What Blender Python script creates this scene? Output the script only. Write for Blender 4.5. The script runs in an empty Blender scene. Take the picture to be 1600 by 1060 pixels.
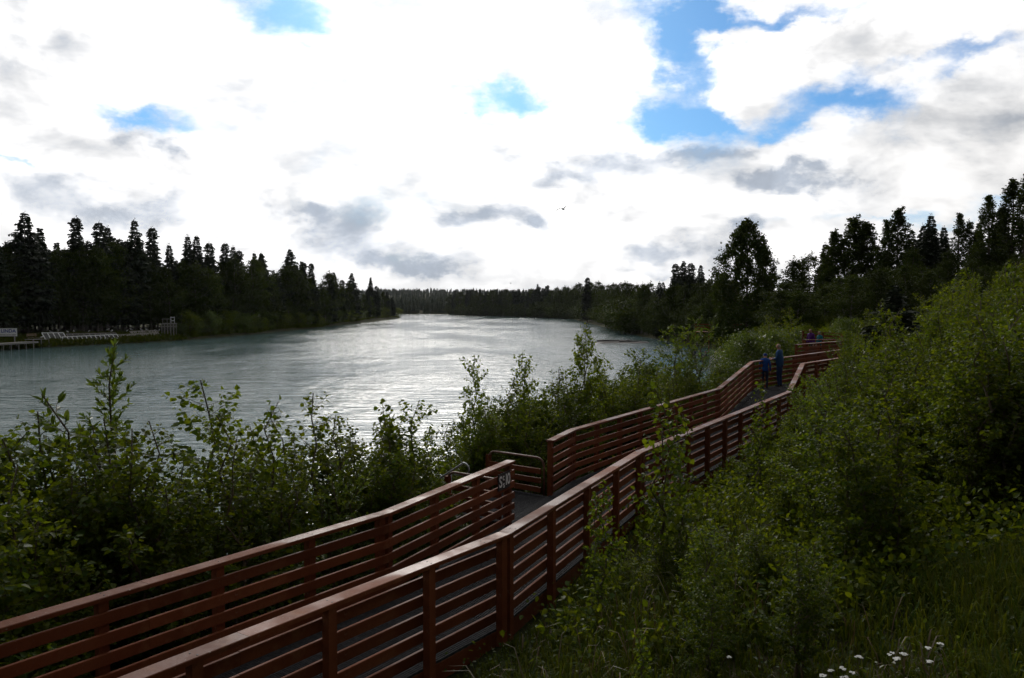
import bpy, math, random
import numpy as np
from mathutils import Vector, Matrix

S = bpy.context.scene
COL = S.collection
R = math.radians
rng = np.random.default_rng(7)
random.seed(7)

# ------------------------------------------------------------------ camera
F_PX, CX, CY, HOR = 1220.0, 800.0, 530.0, 478.0
CAM_Z = 6.0
PITCH = math.atan((CY - HOR) / F_PX)
cam_d = bpy.data.cameras.new("camera")
cam_d.sensor_width = 36.0
cam_d.lens = 36.0 * F_PX / 1600.0
cam_d.clip_start = 0.05
cam_d.clip_end = 9000
cam = bpy.data.objects.new("camera", cam_d)
COL.objects.link(cam)
cam.location = (0, 0, CAM_Z)
cam.rotation_euler = (math.pi / 2 - PITCH, 0, 0)
S.camera = cam

SUN_AZ, SUN_EL = R(-7), R(27)          # azimuth from +Y towards +X, elevation

# ------------------------------------------------------------------ world: sky with broken cloud
world = bpy.data.worlds.new("World")
S.world = world
world.use_nodes = True
wt = world.node_tree
wt.nodes.clear()


class NT:
    """small helper for node maths"""
    def __init__(self, tree):
        self.t = tree

    def n(self, typ, **kw):
        nd = self.t.nodes.new(typ)
        for k, v in kw.items():
            setattr(nd, k, v)
        return nd

    def put(self, sock, v):
        if isinstance(v, (int, float)):
            sock.default_value = v
        elif isinstance(v, (tuple, list)):
            sock.default_value = tuple(v) if len(v) == len(sock.default_value) else tuple(v) + (1,)
        else:
            self.t.links.new(v, sock)

    def m(self, op, a, b=None, c=None, clamp=False):
        nd = self.n('ShaderNodeMath', operation=op)
        nd.use_clamp = clamp
        self.put(nd.inputs[0], a)
        if b is not None:
            self.put(nd.inputs[1], b)
        if c is not None:
            self.put(nd.inputs[2], c)
        return nd.outputs[0]

    def sstep(self, v, lo, hi, a=0.0, b=1.0):
        nd = self.n('ShaderNodeMapRange', interpolation_type='SMOOTHSTEP')
        self.put(nd.inputs['Value'], v)
        nd.inputs['From Min'].default_value = lo
        nd.inputs['From Max'].default_value = hi
        nd.inputs['To Min'].default_value = a
        nd.inputs['To Max'].default_value = b
        return nd.outputs[0]

    def noise(self, vec, scale, detail=6, rough=0.55, dist=0.0, out='Fac'):
        nd = self.n('ShaderNodeTexNoise')
        if vec is not None:
            self.put(nd.inputs['Vector'], vec)
        nd.inputs['Scale'].default_value = scale
        nd.inputs['Detail'].default_value = detail
        nd.inputs['Roughness'].default_value = rough
        nd.inputs['Distortion'].default_value = dist
        return nd.outputs[out]

    def mix(self, fac, a, b):
        nd = self.n('ShaderNodeMix', data_type='RGBA')
        self.put(nd.inputs[0], fac)
        self.put(nd.inputs[6], a)
        self.put(nd.inputs[7], b)
        return nd.outputs[2]

    def vec(self, x, y, z):
        nd = self.n('ShaderNodeCombineXYZ')
        for i, v in enumerate((x, y, z)):
            self.put(nd.inputs[i], v)
        return nd.outputs[0]

    def scale(self, v, s):
        nd = self.n('ShaderNodeVectorMath', operation='MULTIPLY')
        self.put(nd.inputs[0], v)
        nd.inputs[1].default_value = s
        return nd.outputs[0]


w = NT(wt)
tc = w.n('ShaderNodeTexCoord').outputs['Generated']
sep = w.n('ShaderNodeSeparateXYZ')
wt.links.new(tc, sep.inputs[0])
dx, dy, dz = sep.outputs
az = w.m('MULTIPLY', w.m('ARCTAN2', dx, dy), 180 / math.pi)
el = w.m('MULTIPLY', w.m('ARCSINE', dz), 180 / math.pi)
# large cloud forms are ragged: the forms below are looked up at a noise-shifted direction
wn = w.n('ShaderNodeTexNoise')
wt.links.new(w.scale(tc, (1, 1, 1.6)), wn.inputs['Vector'])
wn.inputs['Scale'].default_value = 9
wn.inputs['Detail'].default_value = 7
wn.inputs['Roughness'].default_value = 0.6
ws = w.n('ShaderNodeSeparateColor')
wt.links.new(wn.outputs['Color'], ws.inputs[0])
azw = w.m('ADD', az, w.m('MULTIPLY', w.m('SUBTRACT', ws.outputs[0], 0.5), 14.0))
elw = w.m('ADD', el, w.m('MULTIPLY', w.m('SUBTRACT', ws.outputs[1], 0.5), 7.0))


pv = w.vec(azw, elw, 0.0)


def total(lst):
    """sum of soft ragged forms given by direction and angular size"""
    acc = 0.0
    for (px, py, rx, ry, wgt) in lst:
        a0 = math.degrees(math.atan2(px - CX, F_PX))
        k = math.hypot(F_PX, px - CX)
        e0 = math.degrees(math.atan2(HOR - py, k))
        sa = math.degrees(rx / F_PX) * math.cos(R(a0)) ** 2
        se = math.degrees(ry / k)
        ma = w.n('ShaderNodeVectorMath', operation='MULTIPLY_ADD')
        wt.links.new(pv, ma.inputs[0])
        ma.inputs[1].default_value = (1 / sa, 1 / se, 0)
        ma.inputs[2].default_value = (-a0 / sa, -e0 / se, 0)
        dt_ = w.n('ShaderNodeVectorMath', operation='DOT_PRODUCT')
        wt.links.new(ma.outputs[0], dt_.inputs[0])
        wt.links.new(ma.outputs[0], dt_.inputs[1])
        acc = w.m('MULTIPLY_ADD', w.m('POWER', 0.36788, dt_.outputs['Value']), wgt, acc)
    return acc


CLEAR = [(1065, 105, 62, 105, 1.1), (1330, 170, 120, 26, 1.1), (1470, 105, 120, 18, .9), (1030, 195, 90, 24, .9),
         (785, 168, 95, 40, 1.45), (1230, 38, 110, 16, .9), (1120, 40, 60, 30, .8), (1430, 25, 50, 20, .8), (440, 34, 110, 40, 1.05),
         (200, 188, 110, 17, .95), (62, 238, 26, 10, .85), (0, 172, 20, 10, .6), (1400, 340, 190, 13, .7), (1560, 305, 60, 16, .6), (1200, 205, 60, 14, .7),
         (1250, 92, 110, 26, -1.1), (1130, 150, 55, 30, -.8), (1380, 62, 80, 20, -.8), (1500, 45, 90, 22, -.9), (1480, 160, 120, 20, -.6), (960, 105, 60, 20, -.5)]
DARK = [(560, 372, 85, 34, 1.0), (640, 405, 70, 13, 1.0), (470, 345, 38, 18, .9), (860, 362, 42, 16, 1.5), (1240, 285, 60, 17, 1.35),
        (1090, 243, 90, 14, .95), (950, 268, 130, 20, .85), (1040, 388, 60, 22, 1.0), (262, 232, 42, 17, .9),
        (190, 318, 150, 26, .95), (85, 275, 60, 22, .8), (1165, 345, 45, 18, 1.0), (800, 334, 90, 18, .8), (1590, 200, 70, 18, .5),
        (745, 348, 36, 20, .55), (1030, 425, 50, 9, .6), (30, 60, 200, 60, .2)]
n1 = w.noise(w.scale(tc, (1, 1, 2.0)), 3.2, 10, 0.62, 0.3)
n2 = w.noise(w.scale(tc, (1, 1, 2.0)), 9.0, 10, 0.60, 0.25)
# general cover for the whole sky plus the openings seen in the south
cover = w.m('SUBTRACT', w.m('ADD', w.m('MULTIPLY', w.m('SUBTRACT', n1, 0.5), 1.2), 0.62),
            w.m('MULTIPLY', total(CLEAR), 0.62))
cover = w.m('ADD', cover, w.m('MULTIPLY', w.m('SUBTRACT', n2, 0.5), 0.5))
opac = w.sstep(cover, -0.10, 0.56)
# a dense bank low over the horizon
opac = w.m('MAXIMUM', opac, w.sstep(el, 7.5, 2.0, 0.0, 0.93))
cs = math.cos(SUN_EL)
sdir = (math.sin(SUN_AZ) * cs, math.cos(SUN_AZ) * cs, math.sin(SUN_EL))
dot = w.n('ShaderNodeVectorMath', operation='DOT_PRODUCT')
wt.links.new(tc, dot.inputs[0])
dot.inputs[1].default_value = sdir
ang = w.m('MULTIPLY', w.m('ARCCOSINE', w.m('MINIMUM', dot.outputs['Value'], 1.0)), 180 / math.pi)
# forward scattering: cloud is brightest round the sun and falls off evenly with angle from it
glow = w.m('EXPONENT', w.m('MULTIPLY', w.m('POWER', w.m('DIVIDE', ang, 57.0), 3.0), -1.0))
glow2 = w.m('EXPONENT', w.m('MULTIPLY', w.m('POWER', w.m('DIVIDE', ang, 15.0), 2.0), -1.0))
lum = w.m('MULTIPLY_ADD', glow2, 0.55, w.m('MULTIPLY_ADD', glow, 1.36, 0.22))
lump = w.sstep(w.m('MULTIPLY_ADD', n1, 0.4, w.m('MULTIPLY', n2, 0.6)), 0.38, 0.58, 0.80, 1.10)
lum = w.m('MULTIPLY', lum, lump)
shade = w.m('MULTIPLY', w.sstep(w.m('ADD', total(DARK), w.m('MULTIPLY', w.m('SUBTRACT', 0.5, n2), 2.1)), -0.22, 1.15), 0.95)
shade = w.m('MINIMUM', shade, 1.0)
cl = w.mix(shade, (1.0, 0.99, 0.98), (0.38, 0.43, 0.51))
clm = w.n('ShaderNodeVectorMath', operation='SCALE')
wt.links.new(cl, clm.inputs[0])
wt.links.new(lum, clm.inputs['Scale'])

sky = w.n('ShaderNodeTexSky', sky_type='NISHITA')
sky.sun_disc = False
sky.sun_elevation = SUN_EL
sky.sun_rotation = SUN_AZ
sky.altitude = 100
sky.air_density = 1.0
sky.dust_density = 0.6
sky.ozone_density = 2.2
SKY_STRENGTH = 0.10
skym = w.n('ShaderNodeVectorMath', operation='MULTIPLY')
wt.links.new(sky.outputs[0], skym.inputs[0])
skym.inputs[1].default_value = (0.46, 0.84, 1.2)
cls = w.n('ShaderNodeVectorMath', operation='SCALE')
wt.links.new(clm.outputs[0], cls.inputs[0])
cls.inputs['Scale'].default_value = 1.0 / SKY_STRENGTH
final = w.mix(opac, skym.outputs[0], cls.outputs[0])
bg = w.n('ShaderNodeBackground')
wt.links.new(final, bg.inputs['Color'])
bg.inputs['Strength'].default_value = SKY_STRENGTH
wo = w.n('ShaderNodeOutputWorld')
wt.links.new(bg.outputs[0], wo.inputs['Surface'])

# ------------------------------------------------------------------ sun (veiled by cloud)
sun_d = bpy.data.lights.new("sun", 'SUN')
sun_d.energy = 1.2
sun_d.angle = R(16)
sun_d.color = (1.0, 0.95, 0.88)
sun = bpy.data.objects.new("sun", sun_d)
COL.objects.link(sun)
sun.location = (-50, 400, 220)
sun.rotation_euler = Vector((-sdir[0], -sdir[1], -sdir[2])).to_track_quat('-Z', 'Y').to_euler()

S.view_settings.view_transform = 'Standard'
S.view_settings.look = 'None'
S.view_settings.gamma = 1.0
S.view_settings.use_curve_mapping = False
S.view_settings.exposure = -0.28
S.cycles.use_denoising = True
S.cycles.use_adaptive_sampling = True
S.cycles.adaptive_threshold = 0.035
S.cycles.max_bounces = 4
S.cycles.diffuse_bounces = 2
S.cycles.glossy_bounces = 2
world.cycles.sampling_method = 'MANUAL'
world.cycles.sample_map_resolution = 512
S.cycles.transparent_max_bounces = 6
S.cycles.sample_clamp_indirect = 4.0
S.cycles.caustics_reflective = False
S.cycles.caustics_refractive = False


# ------------------------------------------------------------------ geometry helpers
def ray(px, py):
    v = Vector(((px - CX) / F_PX, 1.0, (CY - py) / F_PX))
    c, s = math.cos(PITCH), math.sin(PITCH)
    return Vector((v.x, v.y * c + v.z * s, -v.y * s + v.z * c))


def at_z(px, py, z):
    d = ray(px, py)
    t = (z - CAM_Z) / d.z
    return Vector((0, 0, CAM_Z)) + d * t


def at_d(px, py, D):
    d = ray(px, py)
    return Vector((0, 0, CAM_Z)) + d * (D / d.y)


def mesh_np(name, V, faces, mat_idx=None):
    """V (n,3); faces = list of (m,k) int arrays"""
    me = bpy.data.meshes.new(name)
    V = np.asarray(V, dtype=np.float32)
    faces = [np.asarray(f, dtype=np.int32) for f in faces if len(f)]
    me.vertices.add(len(V))
    me.vertices.foreach_set('co', V.ravel())
    li = np.concatenate([f.ravel() for f in faces])
    tot = np.concatenate([np.full(len(f), f.shape[1], np.int32) for f in faces])
    st = np.concatenate([[0], np.cumsum(tot)[:-1]]).astype(np.int32)
    me.loops.add(len(li))
    me.loops.foreach_set('vertex_index', li)
    me.polygons.add(len(tot))
    me.polygons.foreach_set('loop_start', st)
    me.polygons.foreach_set('loop_total', tot)
    if mat_idx is not None:
        me.polygons.foreach_set('material_index', np.asarray(mat_idx, np.int32))
    me.update(calc_edges=True)
    me.validate()
    return me


class MB:
    """collects boxes / tubes / loose faces into one mesh"""
    def __init__(self):
        self.v, self.f, self.mi = [], [], []

    def add(self, vs, fs, mi=0):
        o = len(self.v)
        self.v += [tuple(p) for p in vs]
        self.f += [tuple(i + o for i in f) for f in fs]
        self.mi += [mi] * len(fs)

    def hexa(self, p, mi=0):
        """8 points: bottom ring 0-3 then top ring 4-7"""
        self.add(p, [(3, 2, 1, 0), (4, 5, 6, 7), (0, 1, 5, 4), (1, 2, 6, 5), (2, 3, 7, 6), (3, 0, 4, 7)], mi)

    def box(self, c, s, rz=0.0, mi=0):
        ca, sa = math.cos(rz), math.sin(rz)
        p = []
        for z in (-.5, .5):
            for (x, y) in ((-.5, -.5), (.5, -.5), (.5, .5), (-.5, .5)):
                X, Y = x * s[0], y * s[1]
                p.append((c[0] + X * ca - Y * sa, c[1] + X * sa + Y * ca, c[2] + z * s[2]))
        self.hexa(p, mi)

    def beam(self, a, b, wd, ht, mi=0):
        """rectangular bar from a to b, width across, height up (both centred)"""
        a, b = Vector(a), Vector(b)
        t = (b - a).normalized()
        up = Vector((0, 0, 1)) if abs(t.z) < .95 else Vector((1, 0, 0))
        n = t.cross(up).normalized()
        u = n.cross(t).normalized()
        p = []
        for uu in (-.5, .5):
            for (q, nn) in ((a, -.5), (a, .5), (b, .5), (b, -.5)):
                p.append(q + n * nn * wd + u * uu * ht)
        self.hexa(p, mi)

    def tube(self, pts, rad, k=6, mi=0, cap=True):
        pts = [Vector(p) for p in pts]
        if not isinstance(rad, (list, tuple)):
            rad = [rad] * len(pts)
        o = len(self.v)
        ref = Vector((0.31, 0.17, 0.93))
        for i, p in enumerate(pts):
            t = (pts[min(i + 1, len(pts) - 1)] - pts[max(i - 1, 0)]).normalized()
            r0 = ref if abs(t.dot(ref)) < .93 else Vector((1, 0, 0))
            n = t.cross(r0).normalized()
            b = t.cross(n)
            for j in range(k):
                a = 2 * math.pi * j / k
                self.v.append(tuple(p + (n * math.cos(a) + b * math.sin(a)) * rad[i]))
        for i in range(len(pts) - 1):
            for j in range(k):
                j2 = (j + 1) % k
                self.f.append((o + i * k + j, o + i * k + j2, o + (i + 1) * k + j2, o + (i + 1) * k + j))
                self.mi.append(mi)
        if cap:
            self.f.append(tuple(o + j for j in range(k))[::-1])
            self.f.append(tuple(o + (len(pts) - 1) * k + j for j in range(k)))
            self.mi += [mi, mi]

    def lathe(self, prof, k=12, c=(0, 0, 0), ax=None, mi=0):
        """prof: list of (radius, height)"""
        o = len(self.v)
        for (r, z) in prof:
            for j in range(k):
                a = 2 * math.pi * j / k
                self.v.append((c[0] + r * math.cos(a), c[1] + r * math.sin(a), c[2] + z))
        for i in range(len(prof) - 1):
            for j in range(k):
                j2 = (j + 1) % k
                self.f.append((o + i * k + j, o + i * k + j2, o + (i + 1) * k + j2, o + (i + 1) * k + j))
                self.mi.append(mi)

    def mesh(self, name):
        me = bpy.data.meshes.new(name)
        me.from_pydata(self.v, [], self.f)
        me.polygons.foreach_set('material_index', self.mi)
        me.update()
        return me

    def build(self, name, mats, parent=None, smooth=False):
        return link(name, self.mesh(name), mats, parent, smooth)


def link(name, me, mats, parent=None, smooth=False):
    if mats is not None:
        if not isinstance(mats, (list, tuple)):
            mats = [mats]
        me.materials.clear()
        for m_ in mats:
            me.materials.append(m_)
    if smooth:
        me.polygons.foreach_set('use_smooth', [True] * len(me.polygons))
    o = bpy.data.objects.new(name, me)
    COL.objects.link(o)
    if parent is not None:
        o.parent = parent
    return o


def tag(o, label=None, cat=None, group=None, kind=None):
    if label:
        o['label'] = label
    if cat:
        o['category'] = cat
    if group:
        o['group'] = group
    if kind:
        o['kind'] = kind
    return o


def empty(name, loc=(0, 0, 0), rz=0.0, sc=1.0):
    o = bpy.data.objects.new(name, None)
    o.empty_display_size = 0.2
    COL.objects.link(o)
    o.location = loc
    o.rotation_euler = (0, 0, rz)
    o.scale = (sc, sc, sc)
    return o


# ------------------------------------------------------------------ materials
def mat(name):
    m_ = bpy.data.materials.new(name)
    m_.use_nodes = True
    m_.node_tree.nodes.clear()
    return m_, NT(m_.node_tree)


def out(nt, sh):
    o = nt.n('ShaderNodeOutputMaterial')
    nt.t.links.new(sh, o.inputs['Surface'])


def pbsdf(nt, col, rough=0.6, spec=0.5, metal=0.0, normal=None):
    b = nt.n('ShaderNodeBsdfPrincipled')
    nt.put(b.inputs['Base Color'], col)
    nt.put(b.inputs['Roughness'], rough)
    nt.put(b.inputs['Specular IOR Level'], spec)
    nt.put(b.inputs['Metallic'], metal)
    if normal is not None:
        nt.t.links.new(normal, b.inputs['Normal'])
    return b.outputs[0]


def bump(nt, h, strength=0.3, dist=0.02):
    b = nt.n('ShaderNodeBump')
    b.inputs['Strength'].default_value = strength
    b.inputs['Distance'].default_value = dist
    nt.t.links.new(h, b.inputs['Height'])
    return b.outputs[0]


def simple(name, c1, c2, scale=8.0, rough=0.6, bmp=0.2, spec=0.4, metal=0.0):
    m_, t = mat(name)
    co = t.n('ShaderNodeTexCoord').outputs['Object']
    n = t.noise(co, scale, 6, 0.6)
    c = t.mix(t.sstep(n, 0.3, 0.7), c1, c2)
    out(t, pbsdf(t, c, rough, spec, metal, bump(t, n, bmp, 0.01)))
    return m_


def leaf_mat(name, c1, c2, trans, tfac=0.4, rough=0.38, spec=0.5):
    """leaf: waxy upper skin, light passing through the blade; hue differs leaf to leaf and plant to plant"""
    m_, t = mat(name)
    geo = t.n('ShaderNodeNewGeometry')
    oi = t.n('ShaderNodeObjectInfo')
    rnd = t.m('FRACT', t.m('ADD', geo.outputs['Random Per Island'], oi.outputs['Random']))
    plant = t.m('MULTIPLY_ADD', oi.outputs['Random'], 0.6, 0.72)
    def var(col):
        hs = t.n('ShaderNodeHueSaturation')
        t.put(hs.inputs['Color'], col)
        t.put(hs.inputs['Value'], plant)
        t.put(hs.inputs['Hue'], t.m('MULTIPLY_ADD', rnd, -0.03, 0.498))
        return hs.outputs[0]
    p = pbsdf(t, var(t.mix(rnd, c1, c2)), rough, spec)
    tr = t.n('ShaderNodeBsdfTranslucent')
    t.t.links.new(var(t.mix(rnd, tuple(x * .75 for x in trans), tuple(x * 1.25 for x in trans))), tr.inputs['Color'])
    mx = t.n('ShaderNodeMixShader')
    mx.inputs[0].default_value = tfac
    t.t.links.new(p, mx.inputs[1])
    t.t.links.new(tr.outputs[0], mx.inputs[2])
    out(t, mx.outputs[0])
    return m_


def paint_mat(name, worn):
    """red-brown stained timber: grain, scuffs, glossy where the film is still whole"""
    m_, t = mat(name)
    co = t.n('ShaderNodeTexCoord').outputs['Object']
    rnd = t.n('ShaderNodeObjectInfo').outputs['Random']
    big = t.noise(co, 1.3, 5, 0.6)
    fine = t.noise(co, 38.0, 6, 0.65)
    c = t.mix(t.sstep(big, 0.3, 0.7), (0.120, 0.031, 0.011), (0.178, 0.053, 0.021))
    faded = t.sstep(t.noise(co, 3.5, 7, 0.65), 0.50, 0.72)
    c = t.mix(t.m('MULTIPLY', faded, 0.25 + worn * 0.35), c, (0.27, 0.125, 0.060))
    chips = t.sstep(t.noise(co, 13.0, 8, 0.7), 0.63, 0.68)
    c = t.mix(t.m('MULTIPLY', chips, worn), c, (0.34, 0.27, 0.22))
    c = t.mix(t.m('MULTIPLY', t.sstep(fine, 0.5, 0.75), 0.35), c, (0.06, 0.018, 0.008))
    hs = t.n('ShaderNodeHueSaturation')
    t.t.links.new(c, hs.inputs['Color'])
    t.put(hs.inputs['Value'], t.m('MULTIPLY_ADD', rnd, 0.5, 0.72))
    rg = t.sstep(t.noise(co, 0.9, 4, 0.6), 0.40, 0.62, 0.62 - 0.34 * worn, 0.80 - 0.1 * worn)
    out(t, pbsdf(t, hs.outputs[0], rg, 0.10 + 0.15 * worn, 0.0, bump(t, fine, 0.5, 0.005)))
    return m_


M = {}
M['paint'] = paint_mat('brown_stain', 0.2)
M['cap'] = paint_mat('brown_stain_cap', 0.8)
M['grate'] = simple('grating_steel', (0.034, 0.034, 0.037), (0.060, 0.060, 0.064), 20, 0.8, 0.1, 0.08, 0.0)
M['galv'] = simple('galvanised_pipe', (0.26, 0.27, 0.28), (0.38, 0.39, 0.41), 14, 0.45, 0.1, 0.5, 0.6)
M['rustpipe'] = simple('brown_pipe', (0.11, 0.05, 0.03), (0.18, 0.09, 0.06), 14, 0.4, 0.1, 0.5)
M['black'] = simple('black_plate', (0.02, 0.02, 0.022), (0.035, 0.035, 0.035), 20, 0.5, 0.1)
M['white'] = simple('white_paint', (0.70, 0.71, 0.72), (0.82, 0.82, 0.82), 6, 0.5, 0.1)
M['signblue'] = simple('sign_blue', (0.02, 0.05, 0.30), (0.03, 0.07, 0.36), 6, 0.5, 0.0)
M['signgrey'] = simple('sign_grey', (0.18, 0.18, 0.17), (0.28, 0.27, 0.24), 6, 0.5, 0.0)
M['greywood'] = simple('grey_wood', (0.24, 0.22, 0.20), (0.38, 0.36, 0.33), 9, 0.8, 0.4)
M['tanwood'] = simple('tan_wood', (0.16, 0.11, 0.07), (0.26, 0.19, 0.12), 9, 0.8, 0.4)
M['bark'] = simple('bark', (0.06, 0.045, 0.035), (0.13, 0.105, 0.085), 12, 0.9, 0.6, 0.2)
M['palebark'] = simple('pale_bark', (0.09, 0.08, 0.07), (0.20, 0.18, 0.16), 7, 0.85, 0.5, 0.2)
M['stem'] = simple('green_stem', (0.06, 0.05, 0.03), (0.11, 0.08, 0.05), 10, 0.7, 0.2, 0.3)
M['leaf_a'] = leaf_mat('leaf_poplar', (0.024, 0.060, 0.004), (0.046, 0.078, 0.006), (0.15, 0.225, 0.008), 0.40, 0.5, 0.13)
M['leaf_b'] = leaf_mat('leaf_birch', (0.026, 0.060, 0.004), (0.050, 0.076, 0.006), (0.15, 0.21, 0.006), 0.40, 0.5, 0.11)
M['leaf_w'] = leaf_mat('leaf_willow', (0.026, 0.058, 0.010), (0.048, 0.080, 0.016), (0.13, 0.21, 0.015), 0.36, 0.40, 0.26)
M['leaf_t'] = leaf_mat('leaf_tree', (0.020, 0.044, 0.005), (0.036, 0.056, 0.007), (0.05, 0.075, 0.006), 0.24, 0.65, 0.07)
M['needle'] = leaf_mat('needle_spruce', (0.012, 0.024, 0.011), (0.024, 0.036, 0.014), (0.02, 0.03, 0.01), 0.12, 0.65, 0.12)
M['grass'] = leaf_mat('grass_blade', (0.020, 0.048, 0.004), (0.046, 0.056, 0.006), (0.09, 0.12, 0.006), 0.34, 0.6, 0.05)
M['straw'] = leaf_mat('grass_straw', (0.09, 0.075, 0.035), (0.14, 0.11, 0.05), (0.12, 0.09, 0.03), 0.3, 0.5, 0.3)
M['petal'] = simple('white_petal', (0.58, 0.58, 0.55), (0.72, 0.72, 0.68), 30, 0.6, 0.0)
M['pink'] = simple('pink_petal', (0.35, 0.12, 0.16), (0.45, 0.20, 0.22), 30, 0.6, 0.0)
M['gull_w'] = simple('gull_white', (0.75, 0.75, 0.75), (0.82, 0.82, 0.82), 20, 0.7, 0.0)
M['gull_g'] = simple('gull_grey', (0.22, 0.23, 0.25), (0.30, 0.31, 0.33), 20, 0.7, 0.0)
M['gull_k'] = simple('gull_black', (0.02, 0.02, 0.02), (0.04, 0.04, 0.04), 20, 0.7, 0.0)
M['beak'] = simple('gull_beak', (0.45, 0.28, 0.05), (0.5, 0.32, 0.06), 20, 0.6, 0.0)
M['log'] = simple('wet_log', (0.04, 0.03, 0.025), (0.09, 0.07, 0.06), 5, 0.6, 0.5)
M['stone'] = simple('river_stone', (0.10, 0.10, 0.10), (0.2, 0.19, 0.18), 5, 0.8, 0.5)


def ground_mat():
    m_, t = mat('ground_soil')
    co = t.n('ShaderNodeTexCoord').outputs['Object']
    a = t.noise(co, 0.35, 6, 0.6)
    b = t.noise(co, 6.0, 8, 0.65)
    c = t.mix(t.sstep(a, 0.35, 0.65), (0.030, 0.040, 0.012), (0.055, 0.052, 0.020))
    c = t.mix(t.sstep(b, 0.5, 0.7), c, (0.045, 0.034, 0.020))
    out(t, pbsdf(t, c, 0.95, 0.1, 0, bump(t, b, 0.8, 0.08)))
    return m_


def water_mat():
    m_, t = mat('river_water')
    co = t.n('ShaderNodeTexCoord').outputs['Object']
    # current: ripples run across the stream, gusts and boils change how rough it is
    st = t.scale(co, (0.33, 1.0, 1.0))
    patch = t.noise(t.scale(co, (0.6, 0.25, 1)), 0.085, 5, 0.6)
    r1 = t.noise(st, 0.55, 4, 0.55, 0.6)
    r2 = t.noise(st, 1.9, 4, 0.6, 0.8)
    r3 = t.noise(st, 6.5, 3, 0.6, 0.3)
    h = t.m('ADD', t.m('MULTIPLY', r1, 0.50), t.m('ADD', t.m('MULTIPLY', r2, 0.34), t.m('MULTIPLY', r3, 0.05)))
    h = t.m('MULTIPLY', h, t.sstep(patch, 0.38, 0.62, 0.40, 1.25))
    nb = bump(t, h, 1.0, 0.33)
    b = t.n('ShaderNodeBsdfPrincipled')
    b.inputs['Base Color'].default_value = (0.085, 0.150, 0.152, 1)
    b.inputs['Roughness'].default_value = 0.08
    b.inputs['IOR'].default_value = 1.333
    t.t.links.new(nb, b.inputs['Normal'])
    out(t, b.outputs[0])
    return m_


M['ground'] = ground_mat()
M['water'] = water_mat()

# ------------------------------------------------------------------ terrain
RIGHT = [(-17, -80), (-14, -15), (-11, 2), (-8.6, 7), (-6.2, 12), (-4.0, 16.5), (-.9, 22), (3.0, 29), (8, 38), (13, 50), (18, 64),
         (22, 76), (25.5, 88), (28, 100), (28, 112), (26, 130), (25, 166), (26, 250), (27, 348), (5, 420), (-36, 490)]
FAR = [(-38, 540), (-60, 566), (-130, 590), (-450, 640)]
LEFT = [(-450, 500), (-150, 480), (-72, 430), (-55, 385), (-52, 300), (-53, 215), (-54, 166), (-57, 133), (-62, 122), (-69, 105),
        (-77, 90), (-89, 60), (-100, 20), (-112, -80)]
POLY = np.array(RIGHT + FAR + LEFT, float)


def river_sd(x, y):
    """distance to the river bank, negative in the water"""
    x = np.atleast_1d(np.asarray(x, float))
    y = np.atleast_1d(np.asarray(y, float))
    A, B = POLY, np.roll(POLY, -1, 0)
    best = np.full(x.shape, 1e18)
    inside = np.zeros(x.shape, bool)
    for (ax, ay), (bx, by) in zip(A, B):
        ex, ey = bx - ax, by - ay
        tt = np.clip(((x - ax) * ex + (y - ay) * ey) / (ex * ex + ey * ey), 0, 1)
        d = (x - ax - tt * ex) ** 2 + (y - ay - tt * ey) ** 2
        best = np.minimum(best, d)
        cross = ((ay > y) != (by > y)) & (x < (bx - ax) * (y - ay) / (by - ay + 1e-12) + ax)
        inside ^= cross
    d = np.sqrt(best)
    return np.where(inside, -d, d)


def sm(v, a, b):
    t = np.clip((v - a) / (b - a), 0, 1)
    return t * t * (3 - 2 * t)


def ground_z(x, y):
    x = np.atleast_1d(np.asarray(x, float))
    y = np.atleast_1d(np.asarray(y, float))
    sd = river_sd(x, y)
    hill = np.interp(sd, [0, 3, 6.5, 10.5, 18, 26, 60, 300], [0, 1.25, 1.95, 3.1, 5.9, 8.0, 9.5, 12])
    flat = np.interp(sd, [0, 3, 8, 25, 80, 300], [0, .9, 1.5, 2.2, 3.0, 6.0])
    left = np.interp(sd, [0, 1.2, 5, 9, 30, 300], [0, .55, 1.1, 2.0, 2.6, 7.0])
    fade = sm(y, 85, 170)
    right = hill * (1 - fade) + flat * fade
    mid = np.interp(y, [-100, 100, 400, 480], [-45, -20, -14, -60])
    z = np.where(x > mid, right, left)
    z = np.where(sd < 0, np.maximum(-2.2, sd * 0.5), z)
    z = z + np.where(sd > 0, 1.0, 0.0) * 26 * sm(y, 700, 1700)
    nz = (np.sin(x * .9 + 1.3) * np.cos(y * .8) + np.sin(x * 2.3 + y * 1.7) * .5) * .07 * sm(sd, 0, 4)
    lift = 1.7 * sm(-y, -4.5, 0) * sm(sd, 6, 10) * (np.abs(x) < 12)
    return z + nz + lift


def gz(x, y):
    return float(ground_z(x, y)[0])


radii = np.concatenate([[0.0], np.geomspace(0.8, 5000, 230)])
angs = np.concatenate([np.arange(-52, 52, 0.45), np.arange(52, 308, 4.0)])
angs = np.radians(angs)
na = len(angs)
rr, aa = np.meshgrid(radii, angs, indexing='ij')
gx, gy = rr * np.sin(aa), rr * np.cos(aa)
V = np.stack([gx.ravel(), gy.ravel(), ground_z(gx.ravel(), gy.ravel())], 1)
i, j = np.meshgrid(np.arange(len(radii) - 1), np.arange(na), indexing='ij')
j2 = (j + 1) % na
Fq = np.stack([i * na + j, (i + 1) * na + j, (i + 1) * na + j2, i * na + j2], -1).reshape(-1, 4)
Fq = Fq[:, ::-1]
ground = link('ground', mesh_np('ground', V, [Fq]), M['ground'], smooth=True)
tag(ground, kind='structure')
wv = [(-1500, -300, 0), (300, -300, 0), (300, 900, 0), (-1500, 900, 0)]
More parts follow.
